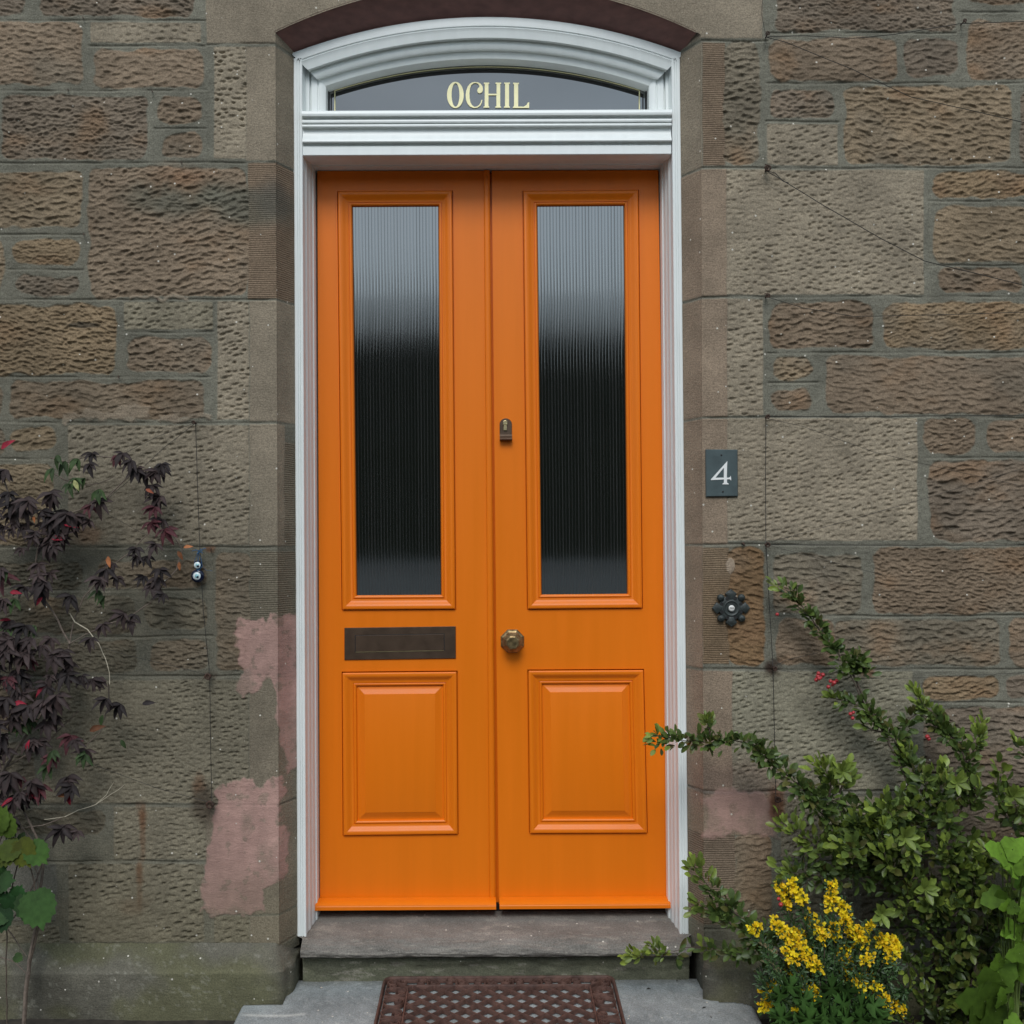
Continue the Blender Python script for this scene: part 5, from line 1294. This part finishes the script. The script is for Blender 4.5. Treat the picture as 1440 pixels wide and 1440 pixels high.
CELERY = [(-175, .06), (-100, .35), (-80, .62), (-68, .42), (-52, .85), (-44, .70), (-34, .95), (-24, .55), (-14, 1.0), (-6, .92), (0, 1.2), (6, .92), (14, 1.0), (24, .55), (34, .95), (44, .70), (52, .85), (68, .42), (80, .62), (100, .35), (175, .06)]
def big_leaves(rt, items, tmpl, colr, rootpx, size_r=.0016):
    F = Foliage(); st = MB()
    for (x, y_, ang, L_, Y_, cm) in items:
        c = P(x, y_, Y_); a = math.radians(ang)
        d = np.array([math.cos(a), -.25, math.sin(a)]); nn = np.array([rg.normal(0, .5), -1, .5 + rg.normal(0, .45)])
        F.add(c, d, nn, L_ * PXM, L_ * PXM, np.array(colr) * cm * rg.uniform(.85, 1.15))
        g_ = P(rootpx[0] + rg.uniform(-8, 8), rootpx[1], rootpx[2])
        st.tube([tuple(c), tuple((c * .6 + g_ * .4) + np.array([0, .01, .01])), tuple(g_)], [size_r * .6, size_r * .8, size_r], 5)
    fix(F.build('leaves', tmpl, M['soft'], rt), rt); fix(st.build('leaf_stalk', M['stalk'], rt, True), rt)['kind'] = 'stuff'
M['stalk'] = simple('green_stalk', (.12, .17, .04), rough=.5)
rt = root('bright_leafed_plant', 'fresh light green plant with large lobed leaves at the far right edge', 'plant', tuple(PZ(1420, 1437, -.05)))
items_ = [(1408, 1200, 150, 22, -.30, 1.25), (1424, 1194, 20, 22, -.3, 1.3), (1418, 1212, -60, 20, -.3, 1.2), (1440, 1215, -20, 22, -.31, 1.2), (1404, 1262, 190, 22, -.28, .55), (1412, 1268, 120, 16, -.28, .5), (1385, 1408, 175, 34, -.31, .42), (1400, 1422, 235, 30, -.31, .4), (1395, 1392, 110, 28, -.30, .45), (1375, 1430, -120, 26, -.31, .4), (1410, 1378, 60, 22, -.3, .6)]
for _ in range(24):
    y_ = rg.uniform(1235, 1445); x = 1440 - rg.uniform(0, 30) * (1 if y_ < 1350 else 1.4) + 6; items_.append((x, y_, rg.uniform(60, 220), rg.uniform(11, 18), rg.uniform(-.33, -.24), rg.uniform(.55, 1.2)))
big_leaves(rt, items_, lobed_template(TRI), (.12, .225, .022), (1425, 1450, -.2), .002)
rt = root('celery_leafed_plant', 'low light green plant with deeply cut leaves under the yellow flowers', 'plant', tuple(PZ(1150, 1439, -.05)))
big_leaves(rt, [(1100, 1405, 120, 20, -.30, .8), (1110, 1395, 80, 22, -.30, .8), (1125, 1415, 60, 24, -.31, .9), (1105, 1425, 170, 22, -.31, .9), (1140, 1425, 100, 24, -.31, .9), (1120, 1438, 30, 24, -.32, 1), (1150, 1435, 20, 24, -.32, .9), (1100, 1440, 100, 24, -.32, 1), (1168, 1400, 85, 26, -.31, .7), (1182, 1395, 10, 22, -.31, .6), (1165, 1410, 160, 18, -.31, .6), (1190, 1418, 130, 22, -.32, .8), (1208, 1425, 80, 26, -.32, .95), (1222, 1420, 40, 22, -.32, 1), (1195, 1440, 140, 24, -.33, .9), (1232, 1440, 60, 22, -.32, .9), (1170, 1440, 90, 24, -.33, .85), (1215, 1440, 120, 22, -.33, .9), (1135, 1445, 80, 28, -.34, 1)], lobed_template(CELERY), (.055, .125, .024), (1165, 1455, -.24), .0014)

# ---- purple creeper, left
creeper = root('purple_creeper', 'dark purple five-leaflet creeper with a few red leaves climbing wires on the left', 'climbing plant', tuple(PZ(40, 1437, -.05)))
PU = np.array([.020, .015, .015]); PU2 = np.array([.058, .038, .036]); RED = np.array([.28, .016, .035]); GR = np.array([.035, .060, .020]); OR = np.array([.20, .075, .03])
cf = Foliage(); cs_ = MB()
def palm(x, y_, s_=1., c=None, Y_=None, n=5, droop=1.):
    Y_ = rg.uniform(-.07, -.03) if Y_ is None else Y_
    o = P(x, y_, Y_); a0 = rg.uniform(-.5, .5)
    base_c = PU * (1 - (m := rg.random())) + PU2 * m if c is None else c
    if c is None and rg.random() < .10: base_c = base_c * .5 + np.array([.12, .02, .03]) * .5
    for k in range(n):
        a = a0 + (k - (n - 1) / 2) * rg.uniform(.50, .66); fr = 1 - .12 * abs(k - (n - 1) / 2)
        d = np.array([math.sin(a), -.45 + rg.normal(0, .15), -math.cos(a) * droop + .15]); nn = np.array([math.sin(a) * .35 + rg.normal(0, .15), -1, .55 + rg.normal(0, .2)])
        L_ = rg.uniform(20, 30) * PXM * s_ * fr
        cc = base_c
        if c is None and rg.random() < .008: cc = RED * .7
        cf.add(o, d, nn, L_, L_ * rg.uniform(.28, .38), cc * rg.uniform(.8, 1.25))
def cstem(pts, r_=.0016, pal=False):
    W, T = path_pts(pts, 6); b_ = cs_ if not pal else MB()
    b_.tube([tuple(w_) for w_ in W], [r_ * (1 if pal else 1.5) * (1 - .4 * i / len(W)) for i in range(len(W))], 6)
    if pal: fix(b_.build('dry_tendril', M['palebark'], creeper, True), creeper)
cp_ = MB()
for pts_, r_ in (([(32, 1450, -.12), (38, 1370, -.09), (52, 1290, -.06), (62, 1200, -.05), (30, 1130, -.05), (4, 1085, -.05)], .0032), ([(0, 1090, -.05), (28, 1045, -.05), (55, 1010, -.05), (70, 985, -.05), (88, 945, -.05), (98, 905, -.05)], .0026), ([(98, 905, -.05), (78, 868, -.05), (58, 835, -.05), (50, 790, -.05), (60, 745, -.05), (90, 725, -.05), (125, 712, -.05), (150, 700, -.05), (180, 672, -.05), (190, 660, -.04)], .0018),
                 ([(190, 660, -.04), (205, 668, -.05), (220, 690, -.05), (226, 730, -.05), (245, 755, -.05), (256, 772, -.045), (248, 800, -.05), (232, 818, -.05), (212, 848, -.05), (180, 868, -.05), (150, 878, -.05), (120, 892, -.05), (98, 905, -.05)], .0015),
                 ([(98, 905, -.05), (106, 868, -.05), (118, 840, -.05), (150, 802, -.05), (182, 778, -.05), (208, 752, -.05), (220, 722, -.05)], .0014), ([(72, 645, -.04), (100, 650, -.05), (130, 640, -.05), (170, 646, -.05), (190, 660, -.04)], .0012), ([(66, 660, -.04), (90, 675, -.05), (120, 682, -.05), (140, 680, -.05), (160, 670, -.05)], .001),
                 ([(0, 660, -.04), (10, 690, -.05), (25, 720, -.05), (60, 745, -.05)], .0016), ([(153, 960, -.05), (152, 995, -.05), (140, 1030, -.05), (118, 1052, -.05), (90, 1062, -.05)], .0013), ([(0, 1290, -.07), (20, 1320, -.08), (38, 1345, -.09)], .0013), ([(0, 1345, -.07), (20, 1352, -.08), (38, 1370, -.09)], .0012), ([(62, 1200, -.05), (50, 1240, -.06), (20, 1290, -.07), (-10, 1310, -.07)], .0018), ([(40, 1370, -.09), (55, 1300, -.07), (52, 1230, -.06), (38, 1190, -.06)], .0016), ([(5, 1080, -.05), (60, 1050, -.05), (110, 1000, -.04)], .0013), ([(88, 1150, -.04), (60, 1160, -.05), (30, 1165, -.05)], .0012), ([(30, 1130, -.05), (10, 1100, -.05), (-20, 1060, -.05), (-40, 980, -.05)], .003), ([(0, 1140, -.05), (25, 1155, -.05), (60, 1200, -.05)], .002)): cstem(pts_, r_)
cstem([(98, 862, -.055), (106, 875, -.06), (122, 885, -.06), (138, 905, -.06), (148, 925, -.06), (153, 945, -.06), (154, 962, -.055)], .0016, True)
cstem([(92, 1148, -.05), (110, 1140, -.05), (135, 1132, -.05), (150, 1118, -.05), (160, 1100, -.05)], .0011, True); cstem([(135, 1132, -.05), (155, 1118, -.05), (176, 1102, -.05)], .0009, True); cstem([(62, 1138 + 14, -.05), (92, 1148, -.05)], .001, True)
nodes_ = [(8, 668), (14, 700), (40, 712), (70, 700), (60, 725), (82, 735), (100, 730), (20, 730), (35, 745), (98, 740), (118, 735), (128, 718), (138, 712), (130, 645), (165, 648), (185, 655), (192, 668), (205, 672), (220, 670), (228, 660), (215, 690), (225, 705), (228, 738), (212, 742), (232, 752), (192, 778), (205, 790), (65, 765), (75, 760), (70, 770), (55, 800), (55, 835), (62, 825), (150, 808), (160, 800), (215, 828), (222, 820), (140, 820), (100, 845), (225, 808), (190, 872), (175, 870), (145, 885), (128, 905), (60, 915), (90, 922), (45, 905), (100, 940), (95, 955), (38, 925), (20, 905), (8, 920), (130, 962), (115, 958), (170, 998), (150, 990), (62, 992), (80, 985), (30, 982), (10, 990), (42, 1050), (55, 1048), (75, 1070), (100, 1042), (122, 1062), (95, 1100), (102, 1112), (45, 1105), (10, 1060), (0, 1000), (2, 1045), (20, 1130), (55, 1112), (28, 1128), (92, 1168), (88, 1172), (12, 1110), (0, 1125), (5, 960), (25, 950), (72, 905), (15, 880), (5, 850), (40, 1000), (20, 1015)]
for (x, y_) in nodes_:
    palm(x, y_ - 8, rg.uniform(.75, 1.05) if x > 110 else rg.uniform(.9, 1.25), n=5 if rg.random() < .8 else 4)
    if rg.random() < .6: palm(x + rg.normal(0, 9), y_ + rg.normal(0, 9), rg.uniform(.6, .9))
for _ in range(95):
    x = rg.uniform(-60, 98) * rg.uniform(.5, 1); y_ = rg.uniform(690, 1150)
    if 760 < y_ < 890 and rg.random() < .75: continue
    palm(x, y_, rg.uniform(.55, 1.2))
for (x, y_) in ((80, 640), (92, 648), (110, 645), (75, 658), (120, 672), (135, 690), (108, 672), (98, 680), (140, 688), (15, 880), (50, 880), (40, 1010), (30, 1020), (75, 1055), (68, 1075), (118, 1055), (140, 830), (148, 838), (8, 800), (20, 842), (120, 1060), (12, 1125), (20, 1160), (35, 1170)): palm(x, y_, .85, GR * rg.uniform(.8, 1.4), n=rg.integers(2, 5))
for (x, y_, c, L_, a) in ((88, 735, RED, 22, -.2), (72, 757, RED, 18, 0), (2, 632, RED, 22, .7), (14, 833, RED * .9, 16, 0), (20, 988, RED, 18, -.1), (38, 1055, RED, 14, 1.4), (205, 688, OR + RED * .3, 12, -.4), (258, 770, OR * 2, 13, .2), (152, 782, OR * 2.4, 16, -1.4), (250, 775, OR, 14, -1.), (48, 725, OR * 2, 10, -1.5), (104, 675, np.array([.42, .42, .18]), 16, -1.1), (80, 1118, OR, 14, 0), (252, 790, OR * 1.5, 12, -1.5), (96, 1116, RED * .5, 16, -1.4), (60, 840, RED * .8, 14, -2.3), (145, 1005, GR, 16, -1.8), (170, 1040, GR * .9, 14, -1), (200, 990, PU * 1.4, 18, .2), (126, 1028, OR * .5, 22, .4)):
    cf.add(P(x, y_, -.07), np.array([math.cos(a), -.2, math.sin(a)]), np.array([0, -1, .5]), L_ * PXM, L_ * PXM * .42, c)
fix(cf.build('foliage', leaf_template('lance'), M['purple'], creeper), creeper); fix(cs_.build('stem', M['vine'], creeper, True), creeper)

# ---- green bramble, bottom left
rt = root('green_bramble', 'fresh green bramble shoots with rounded leaves at the bottom left corner', 'plant', tuple(PZ(15, 1437, -.05)))
F = Foliage(); st = MB()
for (x, y_, a, L_, c) in ((22, 1190, -150, 22, (.06, .085, .012)), (28, 1188, -60, 26, (.085, .10, .012)), (45, 1192, -40, 24, (.05, .11, .02)), (15, 1195, -120, 20, (.07, .09, .015)), (5, 1170, 80, 26, (.085, .14, .022)), (-5, 1160, 60, 24, (.085, .14, .022)), (22, 1262, 60, 16, (.03, .085, .025)), (40, 1262, -80, 26, (.03, .065, .02)), (50, 1262, -70, 34, (.045, .10, .025)), (14, 1275, 100, 18, (.025, .07, .022)), (6, 1282, -110, 24, (.02, .05, .018)), (-4, 1262, 150, 22, (.03, .08, .02)), (22, 1345, -20, 9, (.04, .08, .02)), (8, 1285, 190, 20, (.03, .07, .02)), (-2, 1225, 120, 20, (.03, .08, .02)), (35, 1190, -100, 22, (.075, .085, .012)), (-5, 1240, 10, 22, (.03, .07, .02))):
    a = math.radians(a); o = P(x, y_, -.12)
    F.add(o, np.array([math.cos(a), -.3, math.sin(a)]), np.array([rg.normal(0, .2), -1, .5]), L_ * PXM * .92, L_ * PXM * .78, np.array(c) * rg.uniform(.9, 1.1))
for pts_ in ([(35, 1448, -.12), (42, 1360, -.12), (54, 1300, -.12), (48, 1240, -.12), (38, 1205, -.12), (28, 1188, -.12)], [(-10, 1300, -.12), (10, 1270, -.12), (25, 1215, -.12), (30, 1190, -.12)], [(10, 1445, -.12), (8, 1350, -.12), (10, 1285, -.12)], [(48, 1300, -.12), (45, 1262, -.12)], [(-8, 1200, -.12), (4, 1172, -.12)]):
    W, T = path_pts(pts_, 7); st.tube([tuple(w_) for w_ in W], .0018, 6)
fix(F.build('leaves', lobed_template(SERR), M['soft'], rt), rt); fix(st.build('stem', M['bark'], rt, True), rt)

# leaf litter on the path
for (x, y_, a, c, lb) in ((918, 1379, .3, .03, 'tiny dark twig bit on the path right of the mat, nearest the step'), (912, 1394, .1, .03, 'tiny dark leaf scrap on the path right of the mat, below another'), (990, 1418, .4, .025, 'curled dark leaf scrap on the path near the right plinth corner'), (1000, 1430, 2, .05, 'brown leaf crumb on the path under the right plinth corner'), (885, 1429, 1, .5, 'white petal on the path beside the right edge of the mat'), (952, 1384, .6, .06, 'small brown crumb on the path right of the low green shoot'), (452, 1393, 0, .6, 'white petal on the path left of the mat')):
    g_ = PZ(x, y_, -.008); b = MB(); L_ = .007 if c < .04 else .004
    dx, dy = math.cos(a) * L_, math.sin(a) * L_
    z_ = -.05 * (.105 - g_[1]) + .0012
    b.add([(g_[0] - dx, g_[1] - dy, z_), (g_[0] + dy * .3, g_[1] - dx * .3, z_ + .0015), (g_[0] + dx, g_[1] + dy, z_ + .001), (g_[0] - dy * .3, g_[1] + dx * .3, z_ + .0025), (g_[0], g_[1], z_ - .001)], [(0, 1, 3), (1, 2, 3), (0, 4, 1), (1, 4, 2), (2, 4, 3), (3, 4, 0)])
    tag(b.build('leaf_scrap', simple('scrap', (c, c * .85, c * .7), rough=.8)), lb, 'leaf litter', 'small scraps lying on the path')
# ------------------------------------------------------------------ what stands across the garden (seen mirrored in the glass)
rh = np.random.default_rng(4)
def hedge(x0, x1, y0, zf, name, label, cat, c):
    xs = np.arange(x0, x1, .14); us = np.linspace(0, 1, 34); Xg, Ug = np.meshgrid(xs, us)
    top = zf(Xg); Z = -.05 + (top + .05) * np.clip(Ug / .8, 0, 1); Y_ = y0 - np.clip((Ug - .8) / .2, 0, 1) * 1.5
    Y_ = Y_ + .7 * fbm(Xg * 10, Z * 10, 9, 2, 4); Z = Z + .5 * fbm(Xg * 10, Ug * 30, 6, 3, 4) * Ug
    V = np.stack([Xg, Y_, Z], -1); cc = np.array(c) * (1 + .8 * fbm(Xg * 10, Z * 10, 5, 5, 4))[..., None]
    o = mesh(name, V.reshape(-1, 3), grid_faces(*Xg.shape), M['leaf'], None, False, np.clip(cc.reshape(-1, 3), .002, 1))
    return tag(o, label, cat)
hedge(-36, 36, -13.5, lambda x: 4.9 + 0 * x + .7 * noise2(x * 10, x * 0, 30, 1) + 1.6 * noise2(x * 10, x * 0, 11, 2) + .8 * np.exp(-((x + 6) / 3) ** 2), 'garden_hedge', 'tall dark hedge across the garden mirrored in the door glass', 'hedge', (.022, .034, .014))
b = MB(); b.box(-14, 14, -11.4, -11.1, -.06, .84)
for k in range(29): b.box(-14 + k, -14 + k + .985, -11.45, -11.05, .842, .92)
tag(b.build('low_garden_wall', simple('pale_harling', (.62, .62, .60), rough=.9, var=.2, scale=12, bump=.5), None), 'low pale wall across the garden mirrored at the foot of the glass', 'garden wall')
